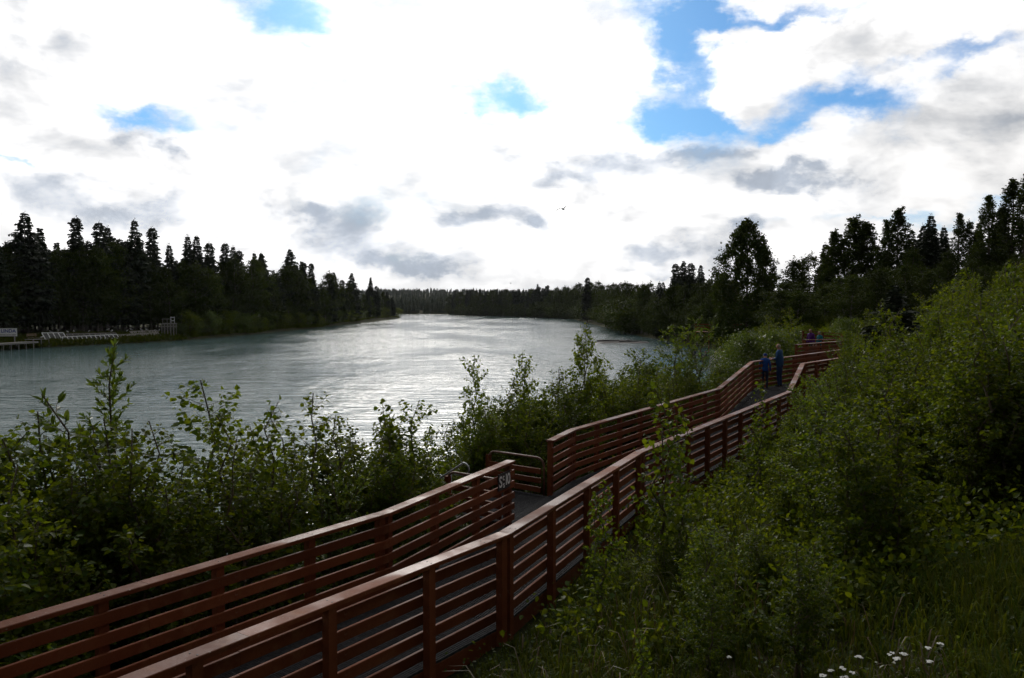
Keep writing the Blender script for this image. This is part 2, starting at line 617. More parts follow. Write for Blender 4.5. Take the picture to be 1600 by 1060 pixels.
river = link('river', mesh_np('river', wv, [np.array([[0, 1, 2, 3]])]), M['water'])
tag(river, kind='structure')

# ------------------------------------------------------------------ boardwalk and railings
ZT = 3.42                      # rail top over the near deck
RAIL_H = 1.07


def P(px, py, z):
    v = at_z(px, py, z)
    return Vector((v.x, v.y, z))


R1, R3 = P(220, 1055, ZT), P(790, 833, ZT)
R0 = R1 + (R1 - R3).normalized() * 6
R4, R6, R7 = P(1000, 706, ZT), P(1234, 612, 3.50), P(1255, 568, 3.92)
L0, L1, L2 = P(0, 975, ZT), P(600, 800, ZT), P(797, 719, ZT)
L00 = L0 + (L0 - L1).normalized() * 5
L3, L4, L5, L6 = P(858, 688, ZT), P(893, 671, ZT), P(1122, 607, 3.46), P(1174, 565, 3.92)
L7 = P(1271, 552, 4.0)
tt = (L7 - L6).normalized()
L8 = L6 + tt * 13
R8 = R7 + tt * 5.5
R9 = R7 + tt * 12.0


def corner_off(poly, k, off):
    """plan position of a polyline corner shifted sideways (positive = to the left of travel), mitred"""
    p = poly[k]
    def nrm(a, b):
        t = Vector((b.x - a.x, b.y - a.y)).normalized()
        return Vector((-t.y, t.x))
    if k == 0:
        n = nrm(poly[0], poly[1]); s = 1
    elif k == len(poly) - 1:
        n = nrm(poly[-2], poly[-1]); s = 1
    else:
        n1_, n2_ = nrm(poly[k - 1], p), nrm(p, poly[k + 1])
        n = (n1_ + n2_).normalized(); s = 1 / max(.5, n.dot(n1_))
    return Vector((p.x + n.x * off * s, p.y + n.y * off * s, p.z))


def board(name, poly, k, o1, o2, z1, z2, ta, tb, m_, parent, jit=0.0):
    a1, b1 = corner_off(poly, k, o1), corner_off(poly, k + 1, o1)
    a2, b2 = corner_off(poly, k, o2), corner_off(poly, k + 1, o2)
    L = (b1 - a1).length
    g = 0.0012 / L
    ta, tb = ta + g, tb - g
    j_ = random.uniform(-jit, jit)
    j2_ = random.uniform(-jit, jit)
    pts = []
    for z in (z1, z2):
        for (A, B, t_, jj) in ((a1, b1, ta, j_), (a2, b2, ta, j_), (a2, b2, tb, j2_), (a1, b1, tb, j2_)):
            q = A.lerp(B, t_)
            pts.append((q.x, q.y, q.z + z + jj))
    # rounded arris: octagonal section would be finer than a pixel, a small chamfer on the top edges is enough
    mb = MB()
    c = 0.006 if (z2 - z1) > .03 else .003
    def ins(p, q, d):
        p, q = Vector(p), Vector(q)
        return p + (q - p).normalized() * d
    t4 = [Vector(p) for p in pts[4:]]
    low = [v - Vector((0, 0, c)) for v in t4]
    tin = [ins(t4[0], t4[1], c), ins(t4[1], t4[0], c), ins(t4[2], t4[3], c), ins(t4[3], t4[2], c)]
    vs = [Vector(p) for p in pts[:4]] + low + tin
    fs = [(3, 2, 1, 0), (8, 9, 10, 11)]
    for q in range(4):
        r_ = (q + 1) % 4
        fs.append((q, r_, 4 + r_, 4 + q))
        fs.append((4 + q, 4 + r_, 8 + r_, 8 + q))
    ctr = sum(vs, Vector()) / len(vs)
    mb.add([v - ctr for v in vs], fs)
    o = mb.build(name, m_, parent)
    o.location = ctr
    return o


last_cap = [None]
_mb = MB()
_mb.lathe([(.0001, .0025), (.008, .002), (.008, -.003)], 8)
SCREW = _mb.mesh('screw')
SCREW.materials.append(M['black'])
SLATS = [-0.15, -0.335, -0.52, -0.705, -0.89]


def railing(poly, inside, label, group=None, start_post=True):
    """posts on the outer side, five boards on the inner side, a flat cap; inside = +1 when the deck is to the left of travel"""
    root = empty('railing', (0, 0, 0))
    tag(root, label, 'railing', group)
    first = True
    for k in range(len(poly) - 1):
        a, b = poly[k], poly[k + 1]
        L = (b - a).length
        n = max(1, round(L / 1.22))
        t = (b - a).normalized()
        nl = Vector((-t.y, t.x, 0)).normalized() * inside
        ang_ = math.atan2(t.y, t.x)
        for q in range(n + 1):
            s_ = L * q / n
            s_ = min(max(s_, 0.075), L - 0.075)
            p = a + t * s_
            base = gz(p.x, p.y) - 0.25
            mb = MB()
            top = p.z - 0.041
            mb.box((0, 0, (base - top) / 2), (0.09, 0.09, top - base), 0)
            po = mb.build('post', M['paint'], root)
            po.location = (p.x, p.y, top)
            po.rotation_euler = (0, 0, ang_ + random.uniform(-.02, .02))
        nb = max(1, math.ceil(L / 3.7))
        for q in range(nb):
            ta, tb = q / nb, (q + 1) / nb
            for z in SLATS:
                board('slat', poly, k, inside * 0.047, inside * 0.085, z - 0.105, z, ta, tb, M['paint'], root, 0.004)
            last_cap[0] = board('cap_rail', poly, k, inside * -0.062, inside * 0.098, -0.04, 0, ta, tb, M['cap'], root, 0.0015)
            if a.y < 14:
                cap_ = last_cap[0]
                for w_ in range(n + 1):
                    sp_ = min(max(w_ / n, .04), .96)
                    if ta <= sp_ < tb or sp_ == tb == 1:
                        for o_ in (-.028, .04):
                            sc_o = bpy.data.objects.new('screw', SCREW)
                            COL.objects.link(sc_o)
                            sc_o.parent = cap_
                            sc_o.location = a.lerp(b, sp_) + nl * o_ + t * random.uniform(-.02, .02) - cap_.location
    return root


railing([R0, R3, R4, R6, R7, R8, R9], +1, 'long brown railing on the landward side of the boardwalk, posts facing the grassy slope')
rl_near = railing([L00, L1, L2], -1, 'brown railing on the river side, nearest stretch ending at the stair gap')
railing([L3, L4, L5, L6, L8], -1, 'brown railing on the river side beyond the stair gap, running to the standing man')

# far return runs of the boardwalk
FA = [P(1243, 538.5, 4.25), P(1312, 533, 4.25)]
railing(FA, -1, 'short stretch of far railing half hidden by bushes behind the standing man')
GB0, GB1 = P(1256, 530, 4.22), P(1312, 537, 4.22)
GB0, GB1 = Vector((*at_d(1256, 530, 41.0).xy, 4.22)), Vector((*at_d(1316, 530, 41.6).xy, 4.22))
railing([GB0, GB1], +1, 'far railing in front of the walkers in purple and teal')
GC0, GC1 = Vector((*at_d(1253, 516, 43.5).xy, 4.62)), Vector((*at_d(1318, 516, 44.0).xy, 4.42))
railing([GC0, GC1], -1, 'farthest railing behind the walkers in purple and teal')

boardwalk = empty('boardwalk')
tag(boardwalk, 'narrow boardwalk with grey steel grating deck winding along the river bank', 'boardwalk')
PAIRS = [(L00, R0), (L1, R3), (L4, R4), (L5, R6), (L6, R7), (L8, R9)]


def dk(v):
    return Vector((v.x, v.y, v.z - RAIL_H))


def grating(quad, near, parent, name='grating_panel'):
    """bearing bars along the walk on cross rods, one panel"""
    a, b, c, d = quad                       # a-b near edge left->right, d-c far edge left->right
    mb = MB()
    wd = (b - a).length
    L = ((d - a).length + (c - b).length) / 2
    nb = int(wd / (0.032 if near else 0.05))
    ctr = (a + b + c + d) / 4
    def at(u, v):
        return (a.lerp(b, u)).lerp(d.lerp(c, u), v) - ctr
    for q in range(nb + 1):
        u = 0.012 + q / nb * .976
        mb.beam(at(u, .004), at(u, .996), 0.011 if near else 0.020, 0.03)
    nr = max(2, int(L / 0.10))
    for q in range(nr + 1):
        v = .006 + q / nr * .988
        mb.beam(at(.006, v) - Vector((0, 0, .004)), at(.994, v) - Vector((0, 0, .004)), 0.016, 0.024)
    o = mb.build(name, M['grate'], parent)
    o.location = ctr
    return o


for (la, ra), (lb, rb) in zip(PAIRS[:-1], PAIRS[1:]):
    la, ra, lb, rb = dk(la), dk(ra), dk(lb), dk(rb)
    L = ((lb - la).length + (rb - ra).length) / 2
    n = max(1, round(L / 1.2))
    nearseg = la.y < 16
    for q in range(n):
        v0, v1 = q / n, (q + 1) / n
        ins = 0.03
        A, B = la.lerp(lb, v0), ra.lerp(rb, v0)
        D_, C_ = la.lerp(lb, v1), ra.lerp(rb, v1)
        w_ = (B - A).normalized() * ins
        dn = Vector((0, 0, -0.02))
        grating((A + w_ + dn, B - w_ + dn, C_ - w_ + dn, D_ + w_ + dn), nearseg, boardwalk)
    # joists under the grating
    for q in range(n + 1):
        v0 = min(max(q / n, .01), .99)
        A, B = la.lerp(lb, v0), ra.lerp(rb, v0)
        mb = MB()
        ctr = (A + B) / 2
        e = (B - A).normalized() * .05
        mb.beam(A + e - ctr + Vector((0, 0, -.15)), B - e - ctr + Vector((0, 0, -.15)), .09, .20)
        o = mb.build('joist', M['paint'], boardwalk)
        o.location = ctr
RP = [dk(v) for v in (R0, R3, R4, R6, R7, R9)]
LP = [dk(v) for v in (L00, L1, L4, L5, L6, L8)]
for poly, ins in ((RP, 1), (LP, -1)):
    for k in range(len(poly) - 1):
        L = (poly[k + 1] - poly[k]).length
        nb = max(1, math.ceil(L / 3.7))
        for q in range(nb):
            board('fascia_board', poly, k, ins * .049, ins * .083, -0.24, -0.045, q / nb, (q + 1) / nb, M['paint'], boardwalk, .002)
far_walk = empty('boardwalk')
tag(far_walk, 'far stretch of boardwalk where walkers in purple and teal stand', 'boardwalk')
g0, g1, c0, c1 = dk(GB0), dk(GB1), dk(GC0), dk(GC1)
for v in (c0, c1):
    v.z = g0.z
n = 3
for q in range(n):
    grating((c0.lerp(c1, q / n), g0.lerp(g1, q / n), g0.lerp(g1, (q + 1) / n), c0.lerp(c1, (q + 1) / n)), False, far_walk)
for q in range(n + 1):
    A, B = c0.lerp(c1, q / n), g0.lerp(g1, q / n)
    mb = MB()
    ctr = (A + B) / 2
    for s_ in (A, B):
        p = s_ - ctr
        b_ = gz(s_.x, s_.y) - .2 - ctr.z
        mb.box((p.x, p.y, (b_ - .02) / 2), (.1, .1, abs(b_) - .02 if b_ < 0 else .1))
    o = mb.build('trestle', M['paint'], far_walk)
    o.location = ctr

# ---- stair landing in the gap
outd = Vector((-0.80, 0.60, 0)).normalized()
stairs = empty('river_stairs', (0, 0, 0))
tag(stairs, 'steps and landing going down to the river from the gap in the railing', 'stairs')
la_, lb_ = dk(L2), dk(L3)
o1 = la_ + outd * 1.25
o2 = lb_ + outd * 1.25
mid_gap = (la_ + lb_) / 2
grating((o1 + Vector((0, 0, -.03)), la_ + Vector((0, 0, -.03)), lb_ + Vector((0, 0, -.03)), o2 + Vector((0, 0, -.03))), True, stairs, 'landing_grating')
for q in range(7):
    c = (o1 + o2) / 2 + outd * (0.17 + .29 * q) + Vector((0, 0, -.18 * (q + 1)))
    mb = MB()
    ang_ = math.atan2((o2 - o1).y, (o2 - o1).x)
    mb.box((0, 0, 0), ((o2 - o1).length - .1, .27, .045), 0)
    o = mb.build('tread', M['greywood'], stairs)
    o.location = c
    o.rotation_euler = (0, 0, ang_)
for e in (o1, o2):
    mb = MB()
    a_ = e
    b_ = e + outd * 2.3 + Vector((0, 0, -1.40))
    ctr = (a_ + b_) / 2
    mb.beam(a_ - ctr + Vector((0, 0, -.15)), b_ - ctr + Vector((0, 0, -.15)), .05, .24)
    o = mb.build('stringer', M['paint'], stairs)
    o.location = ctr
    for f_ in (0.04, .96):
        p = a_.lerp(b_, f_)
        mb = MB()
        hb = p.z - .2 - (gz(p.x, p.y) - .3)
        mb.box((0, 0, -hb / 2), (.09, .09, max(.1, hb)), 0)
        o = mb.build('support_post', M['paint'], stairs)
        o.location = (p.x, p.y, p.z - .2)


def hoop_guard(a, b, label):
    """low guard: a bent pipe hoop over three boards"""
    root = empty('stair_guard', (0, 0, 0))
    tag(root, label, 'guard rail')
    t = (b - a).normalized()
    z0, z1 = a.z - .05, a.z + .70
    L = (b - a).length
    pts = []
    r_ = .16
    for (u, z) in [(0.06, z0)] + [(0.06 + r_ - r_ * math.cos(x), z1 - r_ + r_ * math.sin(x)) for x in np.linspace(0, math.pi / 2, 6)] + \
                  [(L - .06 - r_ + r_ * math.sin(x), z1 - r_ + r_ * math.cos(x)) for x in np.linspace(0, math.pi / 2, 6)] + [(L - .06, z0)]:
        p = a + t * u
        pts.append((p.x - a.x, p.y - a.y, z - a.z))
    mb = MB()
    mb.tube(pts, 0.022, 8)
    o = mb.build('hoop', M['rustpipe'], root, True)
    o.location = a
    for z in (.09, .27, .45):
        mb = MB()
        n_ = Vector((-t.y, t.x, 0)) * .045
        mb.beam(t * .1 + n_ + Vector((0, 0, z)), t * (L - .1) + n_ + Vector((0, 0, z)), .036, .10)
        o = mb.build('slat', M['paint'], root)
        o.location = a
    mb = MB()
    p = t * (L - .06)
    hb = b.z - gz(b.x, b.y) + .3
    mb.box((p.x, p.y, (.62 - hb) / 2), (.085, .085, .62 + hb), math.atan2(t.y, t.x))
    o = mb.build('post', M['paint'], root)
    o.location = a
    return root


hoop_guard(lb_ + outd * .06, lb_ + outd * 1.55, 'low brown guard with bent pipe hoop on the far side of the stair gap')
hoop_guard(la_ + outd * .06, la_ + outd * 1.45, 'low brown guard with bent pipe on the near side of the stairs')
# galvanised handrails of the stairs
for side, e in (('near', o1),):
    inw = ((o2 - o1) if side == 'near' else (o1 - o2)).normalized() * .14
    hr = empty('handrail', (e.x + inw.x, e.y + inw.y, e.z))
    tag(hr, 'bright galvanised pipe handrail with looped end at the head of the river stairs' if side == 'near'
        else 'galvanised pipe handrail on the far side of the river stairs', 'handrail')
    sl = Vector((outd.x * .29, outd.y * .29, -.18)).normalized()
    topz = 0.86
    a0 = Vector((0, 0, topz)) - outd * .15
    pts = [a0 + sl * 2.6, a0 + sl * 1.2, a0 + sl * .1]
    c = a0 + Vector((0, 0, -.11))
    for x in np.linspace(0.5, math.pi * 1.25, 9):
        pts.append(c + outd * (.11 * math.cos(math.pi / 2 + x)) * -1 * -1 + Vector((0, 0, .11 * math.sin(math.pi / 2 + x))) * 1 - outd * .02)
    pts = pts[:3] + [c - outd * (.13 * math.sin(x)) + Vector((0, 0, .11 * math.cos(x))) for x in np.linspace(0, math.pi, 9)] + [c + outd * .2 + Vector((0, 0, -.12))]
    mb = MB()
    mb.tube(pts, .018, 8)
    mb.build('pipe', M['galv'], hr, True)
    for f_ in (.35, 2.3):
        p = a0 + sl * f_
        mb = MB()
        g_ = gz(hr.location.x + p.x, hr.location.y + p.y) - .1 - hr.location.z
        g_ = min(g_, -.2)
        mb.tube([(p.x, p.y, g_ if f_ > 1 else -.04 - .6 * f_), (p.x, p.y, p.z)], .018, 6)
        mb.build('upright', M['galv'], hr, True)


# ---- number plate on the railing
def text_mesh(name, s, size, ext=0.002):
    cu = bpy.data.curves.new(name, 'FONT')
    cu.body = s
    cu.size = size
    cu.extrude = ext
    cu.align_x = 'CENTER'
    cu.align_y = 'CENTER'
    cu.resolution_u = 4
    cu.offset = size * .018
    ob = bpy.data.objects.new(name + '_tmp', cu)
    COL.objects.link(ob)
    dg = bpy.context.evaluated_depsgraph_get()
    me = bpy.data.meshes.new_from_object(ob.evaluated_get(dg))
    bpy.data.objects.remove(ob)
    return me


tdir = (L2 - L1).normalized()
pn = Vector((tdir.y, -tdir.x, 0))             # towards the walk
pc = L2 - tdir * .42 + Vector((0, 0, -.255)) + pn * .10
plate = empty('number_plate', pc, math.atan2(tdir.y, tdir.x))
tag(plate, 'small dark plate with white stencilled letters and the number 10 on the railing', 'sign')
mb = MB()
mb.box((0, 0.006, 0), (.44, .012, .27))
mb.build('plate', M['black'], plate)
for s, size, x, z in (('S', .25, -.14, -.005), ('c', .15, -.035, .06), ('s', .15, -.025, -.06), ('1', .25, .065, .0), ('0', .25, .155, .0)):
    o = link('character', text_mesh('character', s, size), M['white'], plate)
    o.location = (x, -.003, z)
    o.rotation_euler = (math.pi / 2, 0, 0)

# ------------------------------------------------------------------ vegetation generators
def leaf_arrays(pos, fwd, nor, ln, wd, fold=0.25, simple_=False):
    """blades as folded ovate leaves (two quads) or single quads"""
    fwd = fwd / np.linalg.norm(fwd, axis=1, keepdims=True)
    sd_ = np.cross(fwd, nor)
    sd_ /= np.linalg.norm(sd_, axis=1, keepdims=True) + 1e-9
    up = np.cross(sd_, fwd)
    ln = ln[:, None]
    wd = wd[:, None]
    n = len(pos)
    if simple_:
        V = np.stack([pos, pos + fwd * ln * .45 + sd_ * wd * .5, pos + fwd * ln, pos + fwd * ln * .45 - sd_ * wd * .5], 1).reshape(-1, 3)
        b = np.arange(n)[:, None] * 4
        return V, b + np.array([[0, 1, 2, 3]])
    f = fold
    V = np.stack([pos,
                  pos + fwd * ln * .28 + sd_ * wd * .46 + up * wd * f * .5,
                  pos + fwd * ln * .62 + sd_ * wd * .40 + up * wd * f * .35 - up * ln * .05,
                  pos + fwd * ln - up * ln * .16,
                  pos + fwd * ln * .62 - sd_ * wd * .40 + up * wd * f * .35 - up * ln * .05,
                  pos + fwd * ln * .28 - sd_ * wd * .46 + up * wd * f * .5], 1).reshape(-1, 3)
    b = np.arange(n)[:, None] * 6
    Fq = np.concatenate([b + np.array([[0, 1, 2, 3]]), b + np.array([[0, 3, 4, 5]])], 0)
    return V, Fq


def rand_unit(n, g):
    v = g.normal(size=(n, 3))
    return v / np.linalg.norm(v, axis=1, keepdims=True)


def sapling_meshes(seed, h=2.6, stems=3, spread=.5, leaf=.06, aspect=.8, per_m=46, branch=.55, low=.12, kind='poplar'):
    g = np.random.default_rng(seed)
    mb = MB()
    LP_, LF, LN = [], [], []
    def leaves_along(p0, p1, dens, t0=.15):
        L = np.linalg.norm(p1 - p0)
        n = max(2, int(L * dens))
        t = t0 + (1 - t0) * (np.arange(n) + g.random(n)) / n
        pos = p0 + (p1 - p0) * t[:, None]
        d = (p1 - p0) / L
        f = rand_unit(n, g)
        f -= (f @ d)[:, None] * d * .6
        f += d * .35
        if kind == 'willow':
            f += d * .7 + np.array([0, 0, .25])
        else:
            f[:, 2] -= .25
        f /= np.linalg.norm(f, axis=1, keepdims=True)
        nn = rand_unit(n, g) * .8 + np.array([0, 0, .8])
        LP_.append(pos + f * leaf * (.35 if kind != 'willow' else .05))
        LF.append(f)
        LN.append(nn)
    for s in range(stems):
        a = g.random() * 2 * math.pi
        hh = h * (1.0 if s == 0 else g.uniform(.55, .95))
        lean = spread * g.uniform(.15, 1.0) * (0.35 if s == 0 else 1.0)
        top = np.array([math.cos(a) * lean, math.sin(a) * lean, hh])
        base = np.array([math.cos(a) * .08 * stems * .3, math.sin(a) * .08 * stems * .3, -.08])
        pts = []
        nseg = 9
        wob = g.normal(size=(nseg + 1, 2)) * .022 * hh
        for q in range(nseg + 1):
            u = q / nseg
            p = base + (top - base) * u
            k = lean * .3 * math.sin(u * math.pi)
            p[0] -= math.cos(a) * k
            p[1] -= math.sin(a) * k
            p[:2] += wob[q] * min(1, u * 2)
            pts.append(p)
        r0 = .006 * hh + .004
        mb.tube(pts, [r0 * (1 - .85 * q / nseg) + .0015 for q in range(nseg + 1)], 5)
        pts = np.array(pts)
        nbr = int(hh * 15)
        for q in range(nbr):
            u = low + (0.97 - low) * (q + g.random()) / nbr
            x = u * nseg
            i0 = min(int(x), nseg - 1)
            p0 = pts[i0] + (pts[i0 + 1] - pts[i0]) * (x - i0)
            aa_ = q * 2.4 + g.random() * .9
            shape = math.sin(min(1, (u - low) / (.45 - low * .3)) * math.pi / 2) * (1 - u) ** .6 + .10
            L = branch * hh * .42 * shape * g.uniform(.6, 1.25)
            up = g.uniform(.35, 1.0)
            d = np.array([math.cos(aa_), math.sin(aa_), up])
            d /= np.linalg.norm(d)
            pm = p0 + d * L * .55
            d2 = d + np.array([0, 0, .25]) + g.normal(size=3) * .18
            d2 /= np.linalg.norm(d2)
            p1 = pm + d2 * L * .45
            mb.tube([p0, pm, p1], [.0035, .0025, .001], 3, cap=False)
            leaves_along(p0, pm, per_m * .8, .2)
            leaves_along(pm, p1, per_m * 1.2, 0)
            if L > .28:
                for z in range(int(L / .14)):
                    t_ = g.uniform(.25, .95)
                    q0 = p0 + (p1 - p0) * t_
                    dd = d + g.normal(size=3) * .7
                    dd /= np.linalg.norm(dd)
                    leaves_along(q0, q0 + dd * L * g.uniform(.2, .4), per_m, .1)
        leaves_along(pts[-3], pts[-1], per_m * .9, 0)
    pos, f, nn = np.concatenate(LP_), np.concatenate(LF), np.concatenate(LN)
    n = len(pos)
    ln = leaf * g.uniform(.55, 1.2, n)
    V, Fq = leaf_arrays(pos, f, nn, ln, ln * aspect, .3)
    return mb.mesh('stem'), mesh_np('foliage', V, [Fq]), h


def plant_proto(name, meshes, m_stem, m_leaf):
    st, fo, h = meshes
    for me, mm in ((st, m_stem), (fo, m_leaf)):
        me.materials.clear()
        me.materials.append(mm)
    return dict(name=name, st=st, fo=fo, h=h)


def put_plant(pr, x, y, z, h, label, cat, group=None, rz=None, wide=1.0, trunk='stem', crown='foliage'):
    s = h / pr['h']
    o = empty(pr['name'], (x, y, z), random.uniform(0, 6.28) if rz is None else rz)
    o.scale = (s * wide, s * wide, s)
    tag(o, label, cat, group)
    for nm, me in ((trunk, pr['st']), (crown, pr['fo'])):
        c = bpy.data.objects.new(nm, me)
        COL.objects.link(c)
        c.parent = o
    return o


POP = [plant_proto('poplar_sapling', sapling_meshes(11 + k, 2.8, st, .45, .052, .86, 62, .64, .08), M['stem'], M['leaf_a'])
       for k, st in enumerate((2, 3, 4, 3))]
BIR = [plant_proto('birch_sapling', sapling_meshes(31 + k, 2.6, st, .6, .048, .82, 60, .62, .04), M['stem'], M['leaf_b'])
       for k, st in enumerate((3, 4, 5, 4))]
WIL = [plant_proto('willow_shrub', sapling_meshes(51 + k, 2.4, st, .8, .075, .30, 56, .5, .08, 'willow'), M['stem'], M['leaf_w'])
       for k, st in enumerate((4, 6, 5))]
TALLW = plant_proto('willow_sapling', sapling_meshes(71, 3.4, 1, .25, .07, .40, 85, .36, .42, kind='willow'), M['stem'], M['leaf_w'])
SPARSE = [plant_proto('poplar_sapling', sapling_meshes(81 + k, 2.6, 2, .3, .075, .9, 28, .46, .15), M['stem'], M['leaf_a']) for k in range(3)]


def frame_arrays(quads):
    return np.concatenate(quads)


def spruce_meshes(seed, h=16., r=2.0, club=False):
    g = np.random.default_rng(seed)
    mb = MB()
    mb.tube([(0, 0, -.3), (0, 0, h * .5), (0, 0, h * .97)], [.011 * h + .03, .007 * h, .02], 7)
    Q = []
    z = h * .10
    while z < h * .985:
        u = z / h
        rad = r * min(1.0, (1 - u) * 2.6) ** .85 * (1.0 - .18 * u) * (1.0 if u > .2 else .75 + u) * (.82 + .36 * g.random()) + .04
        if club and u > .86:
            rad += .42 * math.sin((u - .86) / .14 * math.pi) * r * .5
        nb = max(4, int(7 * rad / r + 4))
        a0 = g.random() * 6.28
        for b in range(nb):
            if g.random() < .08:
                continue
            a = a0 + b * 6.28 / nb + g.normal() * .2
            L = rad * g.uniform(.62, 1.15)
            dirv = np.array([math.cos(a), math.sin(a), 0])
            side = np.array([-dirv[1], dirv[0], 0])
            drop = -.32 * L * (1.2 - u) + g.normal() * .05
            ns = max(3, int(L / .26))
            for k in range(ns):
                t = (k + .5) / ns
                p = dirv * L * t + np.array([0, 0, z + drop * t * (1.7 - .8 * t)])
                for sgn in (-1, 1):
                    ll = (.30 + .34 * L * (1 - .7 * t)) * g.uniform(.7, 1.3)
                    f = side * sgn * .75 + dirv * .55 + np.array([0, 0, -.45 + g.normal() * .25])
                    f /= np.linalg.norm(f)
                    wv_ = np.cross(f, dirv) * .6 + g.normal(size=3) * .45 + np.array([0, 0, .3])
                    wv_ = wv_ / np.linalg.norm(wv_) * (.13 + .10 * ll)
                    Q.append(np.array([p, p + f * ll * .5 + wv_, p + f * ll, p + f * ll * .5 - wv_]))
            pe = dirv * L * 1.04 + np.array([0, 0, z + drop * .95])
            p = dirv * L * .3 + np.array([0, 0, z + drop * .4])
            wv_ = side * .16 + np.array([0, 0, .12])
            Q.append(np.array([p, (p + pe) / 2 + wv_, pe, (p + pe) / 2 - wv_]))
        z += h * .012 + .10 * g.random() + .06
    for k in range(8):
        p = np.array([0, 0, h * (.955 + .006 * k)])
        f = rand_unit(1, g)[0] * .25 + np.array([0, 0, .25])
        wv_ = rand_unit(1, g)[0] * .05
        Q.append(np.array([p, p + f * .5 + wv_, p + f, p + f * .5 - wv_]))
    Q = np.array(Q)
    n = len(Q)
    return mb.mesh('trunk'), mesh_np('crown', Q.reshape(-1, 3), [np.arange(n * 4).reshape(-1, 4)]), h


def broadleaf_meshes(seed, h=12., r=2.6, leaf=.22, n_leaf=5200, low=.15, upright=.9, clump=.55, cone=False):
    g = np.random.default_rng(seed)
    mb = MB()
    sw = g.normal(size=(7, 2)) * .02 * h
    tr = [np.array([sw[q][0] * q / 6, sw[q][1] * q / 6, -.3 + (h * .94 + .3) * q / 6]) for q in range(7)]
    mb.tube(tr, [(.012 * h + .03) * (1 - .88 * q / 6) for q in range(7)], 7)
    tr = np.array(tr)
    cl = []
    nl = int(20 + h * 1.6)
    for q in range(nl):
        u = low + (.97 - low) * (q + g.random()) / nl
        x = u * 6
        i0 = min(int(x), 5)
        p0 = tr[i0] + (tr[i0 + 1] - tr[i0]) * (x - i0)
        a = q * 2.4 + g.normal() * .5
        env = (math.sin(math.pi * min(1, ((u - low) / (1 - low)) ** .75 * .93 + .10))) ** .65
        L = r * ((1 - u) ** .7 * min(1, u * 6 + .4) + .10 if cone else env * .9 + .06) * g.uniform(.55, 1.2)
        d = np.array([math.cos(a), math.sin(a), upright * g.uniform(.5, 1.3)])
        d /= np.linalg.norm(d)
        pm = p0 + d * L * .5
        p1 = pm + (d + np.array([0, 0, .25]) + g.normal(size=3) * .2) * L * .5
        mb.tube([p0, pm, p1], [.012 + .008 * L, .010 + .004 * L, .006], 4, cap=False)
        for t_ in (.45, .7, .9, 1.05):
            if g.random() < .9:
                cl.append((p0 + (p1 - p0) * t_ + g.normal(size=3) * .16 * L, (.55 + .5 * g.random()) * clump * (0.6 + .25 * L)))
    cl.append((tr[-1] + np.array([0, 0, .1]), .25 * clump))
    cl.append((tr[-1] + np.array([0, 0, .03 * h]), .15 * clump))
    wts = np.array([c[1] ** 1.6 for c in cl])
    cnt = np.maximum(6, (n_leaf * wts / wts.sum()).astype(int))
    pos = np.concatenate([c[0] + g.normal(size=(k, 3)) * c[1] * np.array([.62, .62, .5]) for c, k in zip(cl, cnt)])
    n = len(pos)
    f = rand_unit(n, g)
    f[:, 2] -= .35
    nn = rand_unit(n, g) + np.array([0, 0, .6])
    ln = leaf * g.uniform(.6, 1.25, n)
    V, Fq = leaf_arrays(pos, f, nn, ln, ln * .8, simple_=True)
    return mb.mesh('trunk'), mesh_np('crown', V, [Fq]), h


def egg_meshes(seed, h, r, leaf, n_leaf, power=.6, low=.06, nc=150, clump=.34):
    """full crown: leaf clumps spread through an uneven egg- or spire-shaped volume, each carried by a limb"""
    g = np.random.default_rng(seed)
    mb = MB()
    mb.tube([(0, 0, -.3), (.05, .03, h * .4), (0, .08, h * .75), (0, 0, h * .985)], [.013 * h + .03, .009 * h, .004 * h, .012], 7)
    cs_, rs_ = [], []
    ph = g.random(3) * 6.28
    for k in range(nc):
        u = low + (1 - low) * (k + g.random()) / nc
        a = k * 2.4 + g.normal() * .3
        env = r * (1 - u ** 1.5) ** power * min(1, .55 + u * 3)
        env *= 1 + .22 * math.sin(3 * a + ph[0] + u * 7) + .16 * math.sin(5 * a + ph[1] - u * 11)
        rad = env * (g.uniform(.35, 1.0) ** .5)
        p = np.array([math.cos(a) * rad, math.sin(a) * rad, u * h])
        p0 = np.array([0, 0, max(.1, u * h - rad * .8)])
        if k % 2 == 0:
            mb.tube([p0, (p0 + p) / 2 + np.array([0, 0, -.05 * rad]), p], [.012 + .008 * rad, .012, .005], 4, cap=False)
        cs_.append(p)
        rs_.append(clump * (.5 + .8 * g.random()) * (.45 + .3 * r * (1 - u) ** .4))
        if rad > env * .8 and g.random() < .6:                    # shoots poking out of the outline
            cs_.append(p + np.array([math.cos(a) * .3, math.sin(a) * .3, .55]) * (.3 + .2 * r))
            rs_.append(clump * .35)
    for q in range(4):
        cs_.append(np.array([0, 0, h * (.955 + .02 * q)]))
        rs_.append(.12)
    wts = np.array(rs_) ** 1.5
    cnt = np.maximum(8, (n_leaf * wts / wts.sum()).astype(int))
    pos = np.concatenate([c + g.normal(size=(k, 3)) * q * np.array([.6, .6, .62]) for c, q, k in zip(cs_, rs_, cnt)])
    n = len(pos)
    f = rand_unit(n, g)
    f[:, 2] += .2
    ln = leaf * g.uniform(.6, 1.25, n)
    V, Fq = leaf_arrays(pos, f, rand_unit(n, g) + np.array([0, 0, .5]), ln, ln * .8, simple_=True)
    return mb.mesh('trunk'), mesh_np('crown', V, [Fq]), h


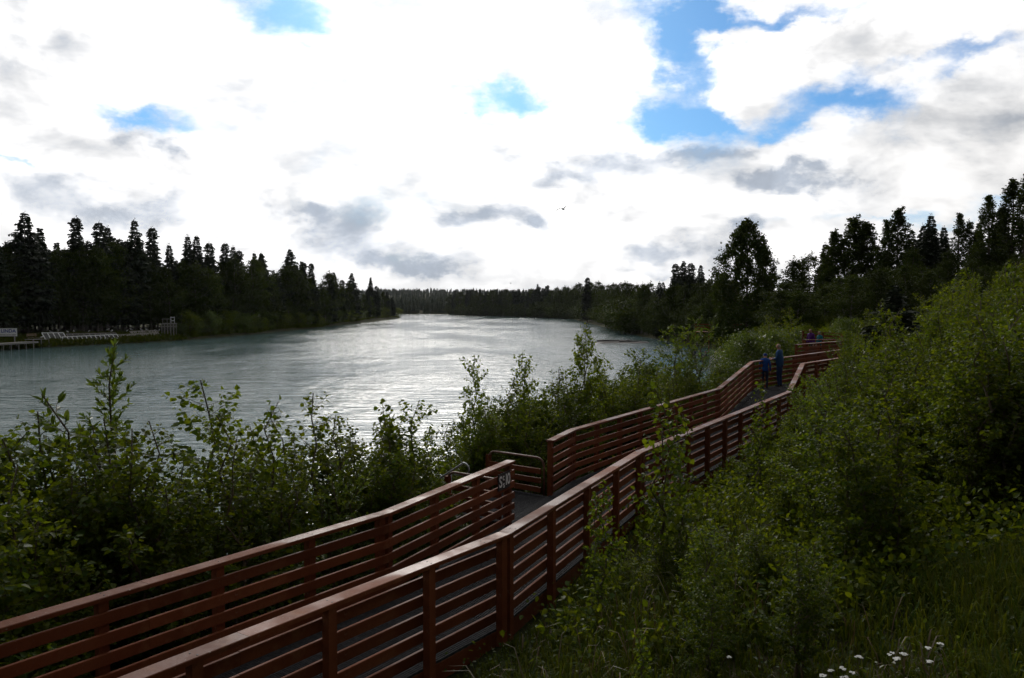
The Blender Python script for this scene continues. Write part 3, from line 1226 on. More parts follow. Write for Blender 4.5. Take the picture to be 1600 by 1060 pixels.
SPR = [plant_proto('spruce_tree', spruce_meshes(101 + k, 16, rr_, cl_), M['bark'], M['needle'])
       for k, (rr_, cl_) in enumerate(((2.0, False), (1.7, True), (2.6, False), (1.5, False), (1.9, True)))]
BRD = [plant_proto('birch_tree', broadleaf_meshes(201 + k, 12, rr_, .20, nl_, lo_, up_), M['palebark'], M['leaf_t'])
       for k, (rr_, nl_, lo_, up_) in enumerate(((2.6, 7500, .08, .8), (2.2, 7000, .06, 1.0), (3.0, 9000, .05, .7), (2.5, 7500, .1, .9)))]
AIRY = [plant_proto('cottonwood_tree', broadleaf_meshes(221 + k, 11, rr_ * 1.25, .15, nl_, .06, 1.3, .36, True), M['bark'], M['leaf_t'])
        for k, (rr_, nl_) in enumerate(((1.5, 7500), (1.8, 8500), (1.3, 6500)))]
DENSE = plant_proto('cottonwood_tree', egg_meshes(244, 15, 4.1, .26, 36000, .62, .04, 190, .42), M['bark'], M['leaf_t'])
SPIRE = [plant_proto('cottonwood_tree', egg_meshes(250 + k, 11, r_, .15, n_, .9, .05, 110, .30), M['bark'], M['leaf_t']) for k, (r_, n_) in enumerate(((1.7, 13000), (1.35, 9000), (2.0, 16000)))]
BUSH = [plant_proto('willow_bush', broadleaf_meshes(261 + k, 4, 2.0, .12, 6500, .02, .9, .55), M['stem'], M['leaf_w' if k == 1 else 'leaf_b'])
        for k in range(3)]


FARBUSH = [plant_proto('alder_bush', broadleaf_meshes(281 + k, 5, 2.4, .26, 2600, .0, .8, .6), M['bark'], M['leaf_t']) for k in range(2)]


def tree_px(pr, px, ytop, D, label, cat='tree', group=None, wide=1.0, dz=0.0):
    for _ in range(40):
        v = at_d(px, ytop, D)
        if river_sd(v.x, v.y)[0] > .6:
            break
        D += max(.4, D * .006)
    z = gz(v.x, v.y)
    return put_plant(pr, v.x, v.y, z - .05, max(1.0, v.z - z), label, cat, group, None, wide,
                     'trunk' if 'tree' in pr['name'] else 'stem', 'crown' if 'tree' in pr['name'] else 'foliage')


# ------------------------------------------------------------------ far bank, left: spruce and birch wood
def left_bank_d(px):
    """distance at which the left bank meets the water for an image column"""
    xs = [-200, 0, 180, 280, 400, 500, 560, 625]
    ds = [88, 105, 122, 134, 166, 215, 275, 385]
    return float(np.interp(px, xs, ds))


LS = [(-8, 365, 8, 0, 'tall dark spruce cut by the left edge of the photo'),
      (38, 331, 10, 2, 'tallest and broadest dark spruce at the left end of the far-bank wood'),
      (62, 352, 12, 3, 'thin spruce top close beside the broadest spruce of the far bank'),
      (118, 337, 12, 1, 'club-topped dark spruce second from the left in the far-bank wood'),
      (155, 346, 12, 4, 'blunt-topped spruce left of the pair of pointed spruces on the far bank'),
      (168, 352, 16, 3, 'slim spruce behind the blunt-topped spruce on the far bank'),
      (210, 342, 12, 0, 'pointed spruce standing tallest above the far-bank racks'),
      (237, 353, 14, 1, 'bushy-topped spruce just beyond the pointed tallest spruce'),
      (264, 380, 14, 3, 'short spiky spruce in the dip of the far-bank skyline'),
      (293, 366, 12, 3, 'first of the row of four slim spruces above the white tower'),
      (307, 367, 14, 0, 'second of the row of four slim spruces above the white tower'),
      (327, 378, 12, 4, 'third of the row of four slim spruces above the white tower'),
      (351, 378, 12, 1, 'fourth, double-looking spruce of the row of slim spruces above the white tower'),
      (364, 383, 15, 3, 'thin spruce tucked against the fourth slim spruce'),
      (453, 389, 16, 2, 'broad rounded spruce standing alone in the middle of the far-bank skyline'),
      (471, 406, 18, 3, 'needle-thin spruce next to the broad lone spruce'),
      (486, 410, 16, 1, 'small knob-topped spruce past the broad lone spruce'),
      (397, 393, 22, 3, 'thin spruce tip between the slim row and the broad lone spruce'),
      (408, 394, 20, 0, 'second thin spruce tip between the slim row and the broad lone spruce'),
      (579, 432, 25, 3, 'last thin spruce near the downstream tip of the far bank')]
for px, yt, off, k, lab in LS:
    tree_px(SPR[k], px, yt, left_bank_d(px) + off, lab, group='spruces on the far bank', wide=1.12 if k != 2 else 1.25)
g = np.random.default_rng(5)
prof_x = [-120, 0, 60, 140, 185, 240, 300, 380, 430, 480, 520, 545, 590, 612, 628]
prof_y = [360, 372, 372, 372, 364, 392, 400, 392, 400, 412, 420, 428, 446, 460, 480]
GRP = 'trees massed in the far-bank wood'
LABL = 'leafy dark tree massed among others in the wood across the river'
LABS = 'dark spruce crowded inside the wood across the river'
for px in np.arange(-130, 626, 12.5):
    p = px + g.uniform(-5, 5)
    D = left_bank_d(p)
    yt = float(np.interp(p, prof_x, prof_y)) + g.uniform(0, 16) * (1 if p < 500 else .5)
    tree_px(BRD[int(g.integers(4))], p, yt + (g.uniform(0, 34) if g.random() < .5 else 0), D + (g.uniform(6, 13) if p > 290 else g.uniform(10, 16)), LABL, group=GRP, wide=g.uniform(.85, 1.25))
    if g.random() < .8:
        tree_px(SPR[int(g.integers(5))], p + 6, yt + g.uniform(-8, 14), D + (g.uniform(8, 20) if p > 290 else g.uniform(12, 22)), LABS, group='spruces inside the far-bank wood', wide=1.2)
for px in np.arange(-120, 620, 21):
    p = px + g.uniform(-7, 7)
    D = left_bank_d(p) + (g.uniform(4.5, 6.5) if p > 290 else g.uniform(9, 11.5))
    h = float(np.interp(p, prof_x, prof_y))
    yb = 478 + (CAM_Z - 1.5) / D * F_PX
    yt = yb - (yb - h) * g.uniform(.35, .72)
    tree_px(BRD[int(g.integers(4))], p, yt, D, 'low leafy tree on the front edge of the wood across the river', group='front edge trees of the far-bank wood', wide=1.5)
for px in np.arange(285, 626, 9):
    p = px + g.uniform(-4, 4)
    D = left_bank_d(p) + g.uniform(1.5, 3.5)
    v = at_d(p, 500, D)
    put_plant(BUSH[int(g.integers(3))], v.x, v.y, gz(v.x, v.y) - .1, g.uniform(2.0, 4.5), 'bush overhanging the water on the far bank', 'bush',
              'bushes along the far bank', wide=1.2)

# ------------------------------------------------------------------ right bank and hillside trees
RS = [(1056, 411, 150, 4, 'leftmost of the four-spruce clump on the right bank skyline'),
      (1068, 407, 152, 2, 'tallest spruce of the four-spruce clump on the right bank skyline'),
      (1080, 410, 150, 4, 'third spruce of the four-spruce clump on the right bank skyline'),
      (1095, 413, 148, 0, 'rightmost, pointed spruce of the four-spruce clump on the right bank'),
      (840, 443, 400, 3, 'taller spruce standing out of the distant right bank'),
      (856, 445, 395, 1, 'second, lower spruce standing out of the distant right bank'),
      (918, 433, 260, 4, 'small pointed spruce above the middle of the right bank'),
      (1455, 333, 75, 3, 'dark pointed spruce on the hillside skyline among cottonwoods'),
      (1443, 350, 77, 0, 'shorter spruce beside the pointed hillside spruce'),
      (1425, 358, 79, 0, 'spruce between the tall airy cottonwood and the pointed hillside spruce'),
      (1530, 345, 76, 3, 'slim spruce left of the two tallest trees at the right edge'),
      (1566, 322, 75, 4, 'dark spruce between the two tallest trees at the right edge'),
      (1290, 378, 86, 3, 'slim spruce at the left end of the hillside wood'),
      (1475, 352, 80, 3, 'thin young spruce right of the pointed hillside spruce')]
for px, yt, D, k, lab in RS:
    tree_px(SPR[k], px, yt, D, lab, group='spruces on the right bank', wide=1.15 if D > 100 else 1.3)
tree_px(SPR[2], 1398, 442, 25, 'small dark spruce among the bushes of the slope', wide=1.7)
tree_px(DENSE, 1168, 346, 92, 'big dense round cottonwood standing alone above the right bank', wide=1.0)
tree_px(AIRY[1], 1205, 400, 90, 'small ragged tree leaning out beside the big cottonwood')
RA = [(1242, 395, 82, BRD[1], 'low leafy tree between the big cottonwood and the twin-topped tree', 1.3),
      (1268, 388, 84, BRD[0], 'rounded leafy tree just left of the twin-topped tree', 1.3),
      (1305, 365, 80, SPIRE[2], 'left shoulder of the twin-topped leafy clump on the hillside', 1.4),
      (1335, 344, 80, SPIRE[2], 'left top of the twin-topped leafy tree on the hillside', 1.9),
      (1354, 350, 79, SPIRE[0], 'right top of the twin-topped leafy tree on the hillside', 1.8),
      (1386, 347, 76, SPIRE[1], 'see-through cottonwood left of the tall airy cottonwood', 1.4),
      (1405, 329, 75, SPIRE[0], 'tall airy cottonwood in the middle of the hillside skyline', 1.5),
      (1500, 336, 74, SPIRE[1], 'thin airy cottonwood with pale gaps right of the hillside spruces', 1.5),
      (1517, 338, 73, AIRY[0], 'second thin airy cottonwood right of the hillside spruces', 1.3),
      (1546, 308, 70, SPIRE[1], 'tall airy cottonwood second from the right edge', 1.5),
      (1583, 284, 68, SPIRE[0], 'tallest airy cottonwood at the right edge of the photo', 1.5),
      (1606, 276, 66, SPIRE[1], 'airy cottonwood cut by the right edge of the photo', 1.7),
      (1425, 380, 72, BRD[1], 'dark leafy tree under the hillside spruces', 1.2),
      (1372, 375, 78, BRD[2], 'dark leafy tree filling below the airy cottonwoods', 1.2),
      (1480, 385, 71, BRD[0], 'dark leafy tree below the thin airy cottonwoods', 1.2),
      (1530, 370, 69, BRD[3], 'leafy tree filling below the tall airy cottonwoods', 1.1)]
for px, yt, D, pr, lab, wd in RA:
    tree_px(pr, px, yt, D, lab, group='leafy trees on the hillside', wide=wd)
# distant right bank wood
g = np.random.default_rng(9)
bx = [700, 715, 760, 800, 850, 900, 950, 985, 1020, 1060, 1110, 1150]
bd = [520, 495, 452, 425, 385, 350, 235, 170, 135, 118, 106, 100]
by = [456, 452, 450, 449, 447, 440, 434, 436, 436, 436, 428, 430]
for px in np.concatenate([np.arange(702, 900, 4.6), np.arange(900, 1150, 8.5)]):
    p = px + g.uniform(-3, 3)
    D = float(np.interp(p, bx, bd)) + g.uniform(3, 20)
    yt = float(np.interp(p, bx, by)) + g.uniform(-1, 8)
    if g.random() < (.65 if p < 860 else .15):
        tree_px(SPR[int(g.integers(5))], p, yt, D, 'spruce in the distant wood along the right bank', group='spruces of the distant right bank', wide=1.2)
    else:
        tree_px(BRD[int(g.integers(4))], p, yt, D, 'leafy tree in the distant wood along the right bank', group='leafy trees of the distant right bank', wide=1.2)
for px in np.arange(905, 1130, 10):
    p = px + g.uniform(-4, 4)
    D = float(np.interp(p, bx, bd)) + g.uniform(2.5, 6)
    yb = 478 + (CAM_Z - .8) / D * F_PX
    yt = yb - g.uniform(3.5, 8) / D * F_PX
    tree_px(BRD[int(g.integers(4))], p, yt, D, 'low leafy tree at the water edge of the right bank', group='water edge trees of the right bank', wide=1.7)
for px in np.arange(704, 1000, 5.5):
    p = px + g.uniform(-3, 3)
    D = float(np.interp(p, bx, bd)) - 12
    for _ in range(200):
        v = at_d(p, 480, D)
        if river_sd(v.x, v.y)[0] > .8:
            break
        D += .5
    put_plant(FARBUSH[int(g.integers(2))], v.x, v.y, gz(v.x, v.y) - .1, g.uniform(4, 8), 'bush at the water line of the distant right bank', 'bush',
              'bushes at the water line of the right bank', wide=1.5)
for px in np.arange(1215, 1620, 17):
    p = px + g.uniform(-6, 6)
    D = g.uniform(58, 70)
    yt = float(np.interp(p, [1215, 1300, 1400, 1500, 1600], [445, 425, 410, 405, 395])) + g.uniform(-8, 14)
    tree_px(BRD[int(g.integers(4))], p, yt, D, 'dark leafy tree in the lower belt of the hillside wood', group='lower belt of the hillside wood', wide=1.5)

# distant forest beyond the bend: reads as one mass
def far_forest():
    g = np.random.default_rng(3)
    vs, fs = [], []
    n = 5200
    ys = np.concatenate([g.uniform(560, 640, 1400), 640 + 1500 * g.random(n - 1400) ** 1.3])
    az_ = np.radians(g.uniform(-22, 12, n))
    xs = ys * np.tan(az_)
    ok = river_sd(xs, ys) > 2
    xs, ys = xs[ok], ys[ok]
    zs = ground_z(xs, ys)
    V, Fa = [], []
    o = 0
    for x, y, z in zip(xs, ys, zs):
        h = g.uniform(6, 10.5) * (1.25 if g.random() < .08 else 1)
        r_ = h * g.uniform(.18, .32)
        nl_ = 5
        blunt = g.random() < .45
        for lv in range(nl_):
            z0 = z + h * (.05 + .17 * lv)
            z1 = z0 + h * .34
            rr_ = r_ * (1 - lv / (nl_ + (2.5 if blunt else .4)))
            k = 6
            a0 = g.random() * 6
            V += [(x + rr_ * g.uniform(.5, 1.25) * math.cos(a0 + 6.283 * q / k), y + rr_ * math.sin(a0 + 6.283 * q / k), z0 - g.random() * .08 * h) for q in range(k)]
            V.append((x + g.normal() * .15, y, min(z1, z + h)))
            for q in range(k):
                Fa.append((o + q, o + (q + 1) % k, o + k))
            o += k + 1
    return link('distant_forest', mesh_np('distant_forest', V, [np.array(Fa)]), M['needle'])


tag(far_forest(), 'spruce forest covering the far shore and low hill beyond the bend', 'forest', kind='stuff')

# ------------------------------------------------------------------ riverside thicket between boardwalk and water
RIV = [(20, 640, 9.5, POP[1], 'poplar sapling at the left edge in front of the river'),
       (62, 612, 10, WIL[0], 'upright shoot-topped willow near the left edge in front of the river'),
       (125, 652, 9, POP[2], 'low bushy sapling between the left edge and the tall lone willow sapling'),
       (178, 530, 10.5, TALLW, 'tall lone willow sapling with bare lower stem overlapping the far racks'),
       (255, 655, 10, BIR[1], 'bushy birch sapling just right of the tall lone willow sapling'),
       (312, 588, 11, POP[0], 'pointed sapling rising highest right of the tall lone willow sapling'),
       (372, 640, 10.5, BIR[2], 'broad sapling right of the pointed sapling by the water'),
       (432, 622, 11, SPARSE[0], 'thin few-leaved sapling in the gap before the birch clump'),
       (490, 608, 12, BIR[0], 'round-topped birch sapling in the middle of the left thicket'),
       (545, 640, 12.5, BIR[3], 'low birch sapling behind the bend of the near railing'),
       (602, 622, 13, SPARSE[1], 'thin drooping sapling above the railing bend'),
       (640, 622, 13.5, POP[3], 'sapling just right of the railing bend with pale water behind'),
       (690, 655, 15, BIR[1], 'bush left of the high pointed sapling by the stairs'),
       (740, 552, 17, POP[0], 'high pointed sapling above the stair gap'),
       (785, 590, 18, BIR[2], 'rounded birch bush right above the stair hoop'),
       (830, 545, 19, POP[2], 'two-topped sapling above the near end of the second railing'),
       (872, 575, 20, BIR[0], 'birch bush left of the tallest mid-river sapling'),
       (907, 503, 20, POP[1], 'tallest sapling against the bright river in the middle'),
       (955, 560, 22, BIR[3], 'dense birch bush right of the tallest mid-river sapling'),
       (1000, 542, 24, POP[3], 'sapling below the dark gravel bar'),
       (1050, 505, 27, POP[0], 'upright sapling left of the glossy-leaved sapling near the anglers'),
       (1078, 492, 28, WIL[1], 'glossy pale-leaved willow near the anglers'),
       (985, 575, 23, BIR[2], 'leafy bush filling in front of the dark gravel bar'),
       (1030, 570, 25, BIR[0], 'leafy bush below the upright sapling near the anglers'),
       (1128, 560, 28, BIR[1], 'bush just outside the railing corner by the man'),
       (1165, 512, 40, WIL[2], 'bright-leaved willow behind the railing corner left of the man'),
       (1200, 490, 44, BIR[2], 'tall yellow-green bush behind the standing man'),
       (1232, 478, 48, BIR[0], 'yellow-green bush right behind the standing man')]
for px, yt, D, pr, lab in RIV:
    tree_px(pr, px, yt, D, lab, 'sapling' if 'sapling' in pr['name'] else 'shrub', 'named saplings of the riverside thicket',
            wide=1.0 if pr is TALLW or pr in SPARSE else .85 if px in (740, 907, 830) else 1.3)
g = np.random.default_rng(21)
allp = BIR + BIR + WIL + POP
LINE_L = [L00, L1, L2, L3, L4, L5, L6]
SEG = [(LINE_L[k], LINE_L[k + 1]) for k in range(6)]
SL = np.array([(b - a).length for a, b in SEG])
for q in range(240):
    s = g.random() * SL.sum()
    k = int(np.searchsorted(np.cumsum(SL), s))
    a, b = SEG[k]
    t = g.random()
    p = a.lerp(b, t)
    d = (b - a).normalized()
    nrm = Vector((-d.y, d.x, 0))
    off = g.uniform(.55, 4.0)
    # keep the stairs clear
    q_ = p + nrm * off
    rel = q_ - mid_gap
    if -0.5 < rel.dot(outd) < 3.4 and abs(rel.dot(Vector((-outd.y, outd.x, 0)))) < 1.25:
        continue
    z = gz(q_.x, q_.y)
    if z < -.25:
        continue
    # tops stay under the ragged skyline made by the taller saplings
    pxx = CX + q_.x / q_.y * F_PX
    lim = float(np.interp(pxx, [-200, 0, 250, 600, 690, 740, 820, 900, 1000, 1150, 1250], [648, 655, 662, 655, 668, 612, 605, 582, 574, 575, 555]))
    h = (CAM_Z - (lim - HOR) / F_PX * q_.y - z) * g.uniform(.62, 1.0)
    if off < 1.1:
        h = min(h, g.uniform(.7, 1.5))
    h = min(h, 4.2)
    if h < .5:
        continue
    pr = allp[int(g.integers(len(allp)))]
    where = ('beside the nearest river-side railing' if q_.y < 12.5 else 'near the river stairs' if q_.y < 17 else 'beside the second river-side railing')
    put_plant(pr, q_.x, q_.y, z - .05, h, 'leafy bush in the riverside thicket ' + where + (', pressed against the boards' if off < 1.1 else ', towards the water' if off > 2.6 else ''), 'shrub', 'bushes filling the riverside thicket', wide=1.25)
for q in range(70):       # along the bank further on, behind and beyond the corner by the man
    y = g.uniform(30, 95)
    xb = float(np.interp(y, [r_[1] for r_ in RIGHT[:15]], [r_[0] for r_ in RIGHT[:15]]))
    x = xb + g.uniform(.5, 9)
    if 29 < y < 47 and x > 8 + (y - 29) * .86 - 1.2:
        continue
    v = (x / y * F_PX + CX)
    if 1225 < v < 1335 and y < 46:
        continue
    if 1072 < v < 1128 and y < 80:
        continue
    put_plant(BUSH[int(g.integers(3))], x, y, gz(x, y) - .05, g.uniform(1.6, 3.4), 'bush on the river bank beyond the boardwalk bend', 'bush',
              'bushes on the bank beyond the boardwalk')

# ------------------------------------------------------------------ slope on the landward side
SLO = [(1030, 600, 9.0, SPARSE[0], 'slender big-leaved poplar sapling overlapping the landward railing'),
       (1068, 640, 9.4, SPARSE[2], 'second slender sapling just right of the one overlapping the railing'),
       (940, 745, 8.6, SPARSE[1], 'short big-leaved sapling in front of the landward railing posts'),
       (1275, 840, 7.0, WIL[0], 'small grey-green willow sprig in the dark hollow above the white flowers'),
       (1000, 975, 5.6, SPARSE[1], 'small pale-leaved seedling at the bottom edge'),
       (1190, 590, 13, SPARSE[2], 'slim sapling with leaves hanging in front of the deck by the man'),
       (1255, 580, 14, POP[0], 'sapling in front of the bend of the landward railing'),
       (1300, 560, 15, POP[1], 'sapling at the centre of the slope with dark upright stem'),
       (1312, 538, 24, BIR[1], 'bush hiding the right-hand end of the boardwalk bend'),
       (1330, 512, 27, POP[2], 'taller bush hiding the far railings on the right'),
       (1385, 520, 17, POP[3], 'upright sapling below the small dark spruce'),
       (1460, 480, 17, SPARSE[1], 'tall thin sapling with pale top leaves on the right slope'),
       (1540, 520, 15, POP[0], 'leafy sapling near the right edge of the slope'),
       (1350, 480, 33, BIR[3], 'yellow-green bush left of the small dark spruce')]
for px, yt, D, pr, lab in SLO:
    tree_px(pr, px, yt, D, lab, 'sapling' if 'sapling' in pr['name'] else 'shrub', 'named saplings of the slope', wide=1.0)


def right_of_walk(x, y):
    """distance to the landward side of the boardwalk, negative on or beyond it"""
    best, sgn = 1e9, 1
    poly = [R0, R3, R4, R6, R7, R9]
    for a, b in zip(poly[:-1], poly[1:]):
        ex, ey = b.x - a.x, b.y - a.y
        t = min(1, max(0, ((x - a.x) * ex + (y - a.y) * ey) / (ex * ex + ey * ey)))
        d = math.hypot(x - a.x - t * ex, y - a.y - t * ey)
        if d < best:
            best = d
            sgn = 1 if (ex * (y - a.y) - ey * (x - a.x)) < 0 else -1
    return best * sgn


g = np.random.default_rng(33)
cnt = 0
tries = 0
while cnt < 170 and tries < 5000:
    tries += 1
    y = 8 + 50 * g.random() ** 1.15
    px = g.uniform(1000, 1720)
    x = (px - CX) / F_PX * y
    s = right_of_walk(x, y)
    if s < .6:
        continue
    if y < 26 and px < 1225:        # grassy strip by the railing
        continue
    if s < 1.3 and px < 1330:
        continue
    if 1350 < px < 1445 and 14 < y < 27:      # the small spruce stands here
        continue
    if y < 9.5 and px < 1300:
        continue
    if y > 38 and px < 1330:
        continue
    z = gz(x, y)
    ypix = 478 - (z + 1.0 - CAM_Z) / y * F_PX
    h = g.uniform(1.1, 2.5) if y < 13 else g.uniform(1.5, 3.9)
    lim = float(np.interp(px, [1000, 1215, 1345, 1440, 1600, 1720], [900, 660, 490, 458, 405, 370]))
    ztop = CAM_Z - (lim - 478) / F_PX * y
    h = min(h, (ztop - z) * g.uniform(.72, 1.12 if px > 1345 else 1.0))
    if h < .5:
        continue
    pr = (BIR + BIR + POP + WIL)[int(g.integers(15))]
    zone = ('near ' if y < 14 else 'middle ' if y < 26 else 'upper ')
    side_ = 'just beside the landward railing' if s < 3 else ('below the airy cottonwoods at the right edge' if px > 1430 else 'between the railing and the right edge')
    put_plant(pr, x, y, z - .05, h, 'green sapling on the ' + zone + 'slope ' + side_, 'sapling', 'saplings covering the slope', wide=1.3)
    cnt += 1

def rail_foot(px):
    """image row of the foot of the landward railing, used to keep growth in front of it low"""
    return float(np.interp(px, [700, 790, 850, 900, 1000, 1100, 1180, 1235], [1060, 1000, 955, 900, 812, 728, 684, 650]))


cnt = tries = 0
while cnt < 15 and tries < 4000:
    tries += 1
    y = 6 + 18 * g.random()
    px = g.uniform(820, 1260)
    x = (px - CX) / F_PX * y
    if right_of_walk(x, y) < .5 or (y < 8.5 and px < 1010):
        continue
    if 1040 < px < 1130 and 780 < 478 + (CAM_Z - gz(x, y)) / y * F_PX < 900:     # open grass
        continue
    z = gz(x, y)
    ztop = CAM_Z - (rail_foot(px) - 30 - HOR) / F_PX * y
    h = min((ztop - z) * g.uniform(.6, 1.05), g.uniform(.5, 1.4))
    if h < .3:
        continue
    pr = (BIR + POP + SPARSE)[int(g.integers(11))]
    put_plant(pr, x, y, z - .05, h, 'low leafy sapling in the grass at the foot of the landward railing', 'sapling', 'low saplings by the railing', wide=1.35)
    cnt += 1
for k in range(24):
    px = g.uniform(1340, 1600)
    D = g.uniform(13, 30)
    yt = float(np.interp(px, [1330, 1440, 1600], [490, 462, 410])) + g.uniform(-14, 60)
    pr = (POP + SPARSE)[int(g.integers(7))]
    tree_px(pr, px, yt, D, 'taller upright shoot sticking out of the slope growth', 'sapling', 'taller shoots on the slope', wide=.8)

# ------------------------------------------------------------------ grass and undergrowth
def grass(name, n, ymin, ymax, pxr, hrange, m_, seed, cond, label):
    g = np.random.default_rng(seed)
    y = ymin * (ymax / ymin) ** g.random(n)
    px = g.uniform(pxr[0], pxr[1], n)
    x = (px - CX) / F_PX * y
    # tufts
    cx_ = np.round(x / .32) * .32 + np.sin(np.round(y / .3) * 12.9) * .12
    cy_ = np.round(y / .32) * .32 + np.cos(np.round(x / .3) * 7.7) * .12
    kk = g.random(n) < .65
    x = np.where(kk, cx_ + g.normal(size=n) * .06, x)
    y = np.where(kk, cy_ + g.normal(size=n) * .06, y)
    m_ok = np.array([cond(a, b) for a, b in zip(x, y)])
    x, y = x[m_ok], y[m_ok]
    n = len(x)
    z = ground_z(x, y) - .02
    h = g.uniform(*hrange, n) * (.75 + .5 * np.sin(x * 1.3 + 2) * np.cos(y * 1.1))
    h = np.maximum(h, hrange[0] * .5)
    a = g.random(n) * 6.283
    d = np.stack([np.cos(a), np.sin(a), np.zeros(n)], 1)
    s = np.stack([-np.sin(a), np.cos(a), np.zeros(n)], 1)
    bend = g.uniform(.15, .85, n)[:, None] * h[:, None]
    p0 = np.stack([x, y, z], 1)
    w_ = (g.uniform(.003, .0065, n) * (1 + y / 14))[:, None]
    H = h[:, None] * np.array([0, 0, 1.0])
    p1 = p0 + H * .5 + d * bend * .22
    p2 = p0 + H * .88 + d * bend * .62
    p3 = p0 + H * (1 - .25 * (bend / h[:, None])) + d * bend * 1.05
    V = np.stack([p0 - s * w_, p0 + s * w_, p1 + s * w_ * .9, p1 - s * w_ * .9, p2 + s * w_ * .6, p2 - s * w_ * .6, p3], 1).reshape(-1, 3)
    b = np.arange(n)[:, None] * 7
    Fq = np.concatenate([b + np.array([[0, 1, 2, 3]]), b + np.array([[3, 2, 4, 5]])], 0)
    Ft = b + np.array([[5, 4, 6]])
    o = link(name, mesh_np(name, V, [Fq, Ft]), m_)
    return tag(o, label, 'grass', kind='stuff')


okr = lambda a, b: right_of_walk(a, b) > .12
grass('grass', 42000, 4.6, 24, (640, 1700), (.16, .50), M['grass'], 41, okr, 'green grass covering the ground landward of the boardwalk')
grass('dry_grass', 1000, 4.8, 14, (760, 1700), (.35, .7), M['straw'], 42, lambda a, b: okr(a, b) and math.sin(a * 1.1) + math.cos(b * .9 + a * .3) > .5,
      'straw-coloured grass stalks among the green grass')


def undergrowth(name, n, ymin, ymax, pxr, cond, hmax, leaf, m_, seed, label):
    g = np.random.default_rng(seed)
    nc = n // 14
    y = ymin * (ymax / ymin) ** g.random(nc)
    px = g.uniform(pxr[0], pxr[1], nc)
    x = (px - CX) / F_PX * y
    okm = np.array([cond(a, b) for a, b in zip(x, y)])
    x, y = x[okm], y[okm]
    z = ground_z(x, y)
    P_, F_ = [], []
    for a, b, c in zip(x, y, z):
        hh = hmax * g.uniform(.3, 1.0)
        k = 14
        t = g.random(k)
        sp = .10 + .16 * g.random()
        P_.append(np.stack([a + g.normal(size=k) * sp, b + g.normal(size=k) * sp, c + hh * t], 1))
        f = rand_unit(k, g)
        F_.append(f)
    P_, F_ = np.concatenate(P_), np.concatenate(F_)
    k = len(P_)
    nn = rand_unit(k, g) * .7 + np.array([0, 0, .9])
    ln = leaf * g.uniform(.6, 1.3, k) * (1 + P_[:, 1] / 40)
    V, Fq = leaf_arrays(P_, F_, nn, ln, ln * .7, .25)
    return tag(link(name, mesh_np(name, V, [Fq]), m_), label, 'undergrowth', kind='stuff')


undergrowth('undergrowth', 90000, 7, 60, (880, 1720), lambda a, b: right_of_walk(a, b) > .25 and not (b < 12 and (a / b * F_PX + CX) < 1180 and math.sin(a * 3.1) * math.cos(b * 2.3) < .25), .6, .06, M['leaf_b'], 51,
            'low leafy undergrowth beneath the saplings of the slope')
undergrowth('bank_undergrowth', 60000, 5, 60, (-150, 1240), lambda a, b: right_of_walk(a, b) < -2.15 and river_sd(a, b)[0] > -.15, .7, .06, M['leaf_b'], 52,
            'low leafy undergrowth on the bank below the river-side railing')
undergrowth('weeds', 5000, 4.8, 12, (640, 1700), okr, .28, .035, M['leaf_w'], 53, 'small weeds among the grass landward of the boardwalk')
# bank grass on the far side
def far_bank_grass():
    g = np.random.default_rng(61)
    n = 26000
    px = g.uniform(-60, 627, n)
    D = np.array([left_bank_d(p) for p in px]) + g.uniform(-.3, 7, n)
    x = (px - CX) / F_PX * D
    ok = river_sd(x, D) > .1
    x, D = x[ok], D[ok]
    z = ground_z(x, D)
    n = len(x)
    f = np.stack([g.normal(size=n) * .4, g.normal(size=n) * .4, np.ones(n)], 1)
    ln = g.uniform(.3, .8, n)
    V, Fq = leaf_arrays(np.stack([x, D, z - .05], 1), f, rand_unit(n, g), ln, ln * .22, simple_=True)
    return tag(link('bank_grass', mesh_np('bank_grass', V, [Fq]), M['grass']), 'rough grass along the edge of the far bank', 'grass', kind='stuff')


far_bank_grass()

# yarrow
def yarrow_mesh(seed):
    g = np.random.default_rng(seed)
    st, fl = MB(), MB()
    st.tube([(0, 0, -.05), (.01, .0, .25), (.015, .01, .46)], [.003, .0025, .002], 4)
    for k in range(9):
        a, r_ = g.random() * 6.28, .036 * math.sqrt(g.random())
        x, y = .015 + r_ * math.cos(a), .01 + r_ * math.sin(a)
        z = .505 - r_ * .3
        st.tube([(.015, .01, .45), (x, y, z)], [.0015, .001], 3, cap=False)
        for q in range(6):
            b = g.random() * 6.28
            u, v = x + .009 * math.cos(b), y + .009 * math.sin(b)
            fl.lathe([(.001, .006), (.0085, .004), (.0085, 0), (.001, -.005)], 6, (u, v, z + g.uniform(0, .004)))
    for k in range(10):
        z = .05 + .035 * k
        a = k * 2.4
        p = Vector((.012, .005, z))
        d = Vector((math.cos(a), math.sin(a), .5)) * .05
        n_ = Vector((-math.sin(a), math.cos(a), 0)) * .007
        st.add([p, p + d * .5 + n_, p + d, p + d * .5 - n_], [(0, 1, 2, 3)])
    return st.mesh('stem'), fl.mesh('flower_head')


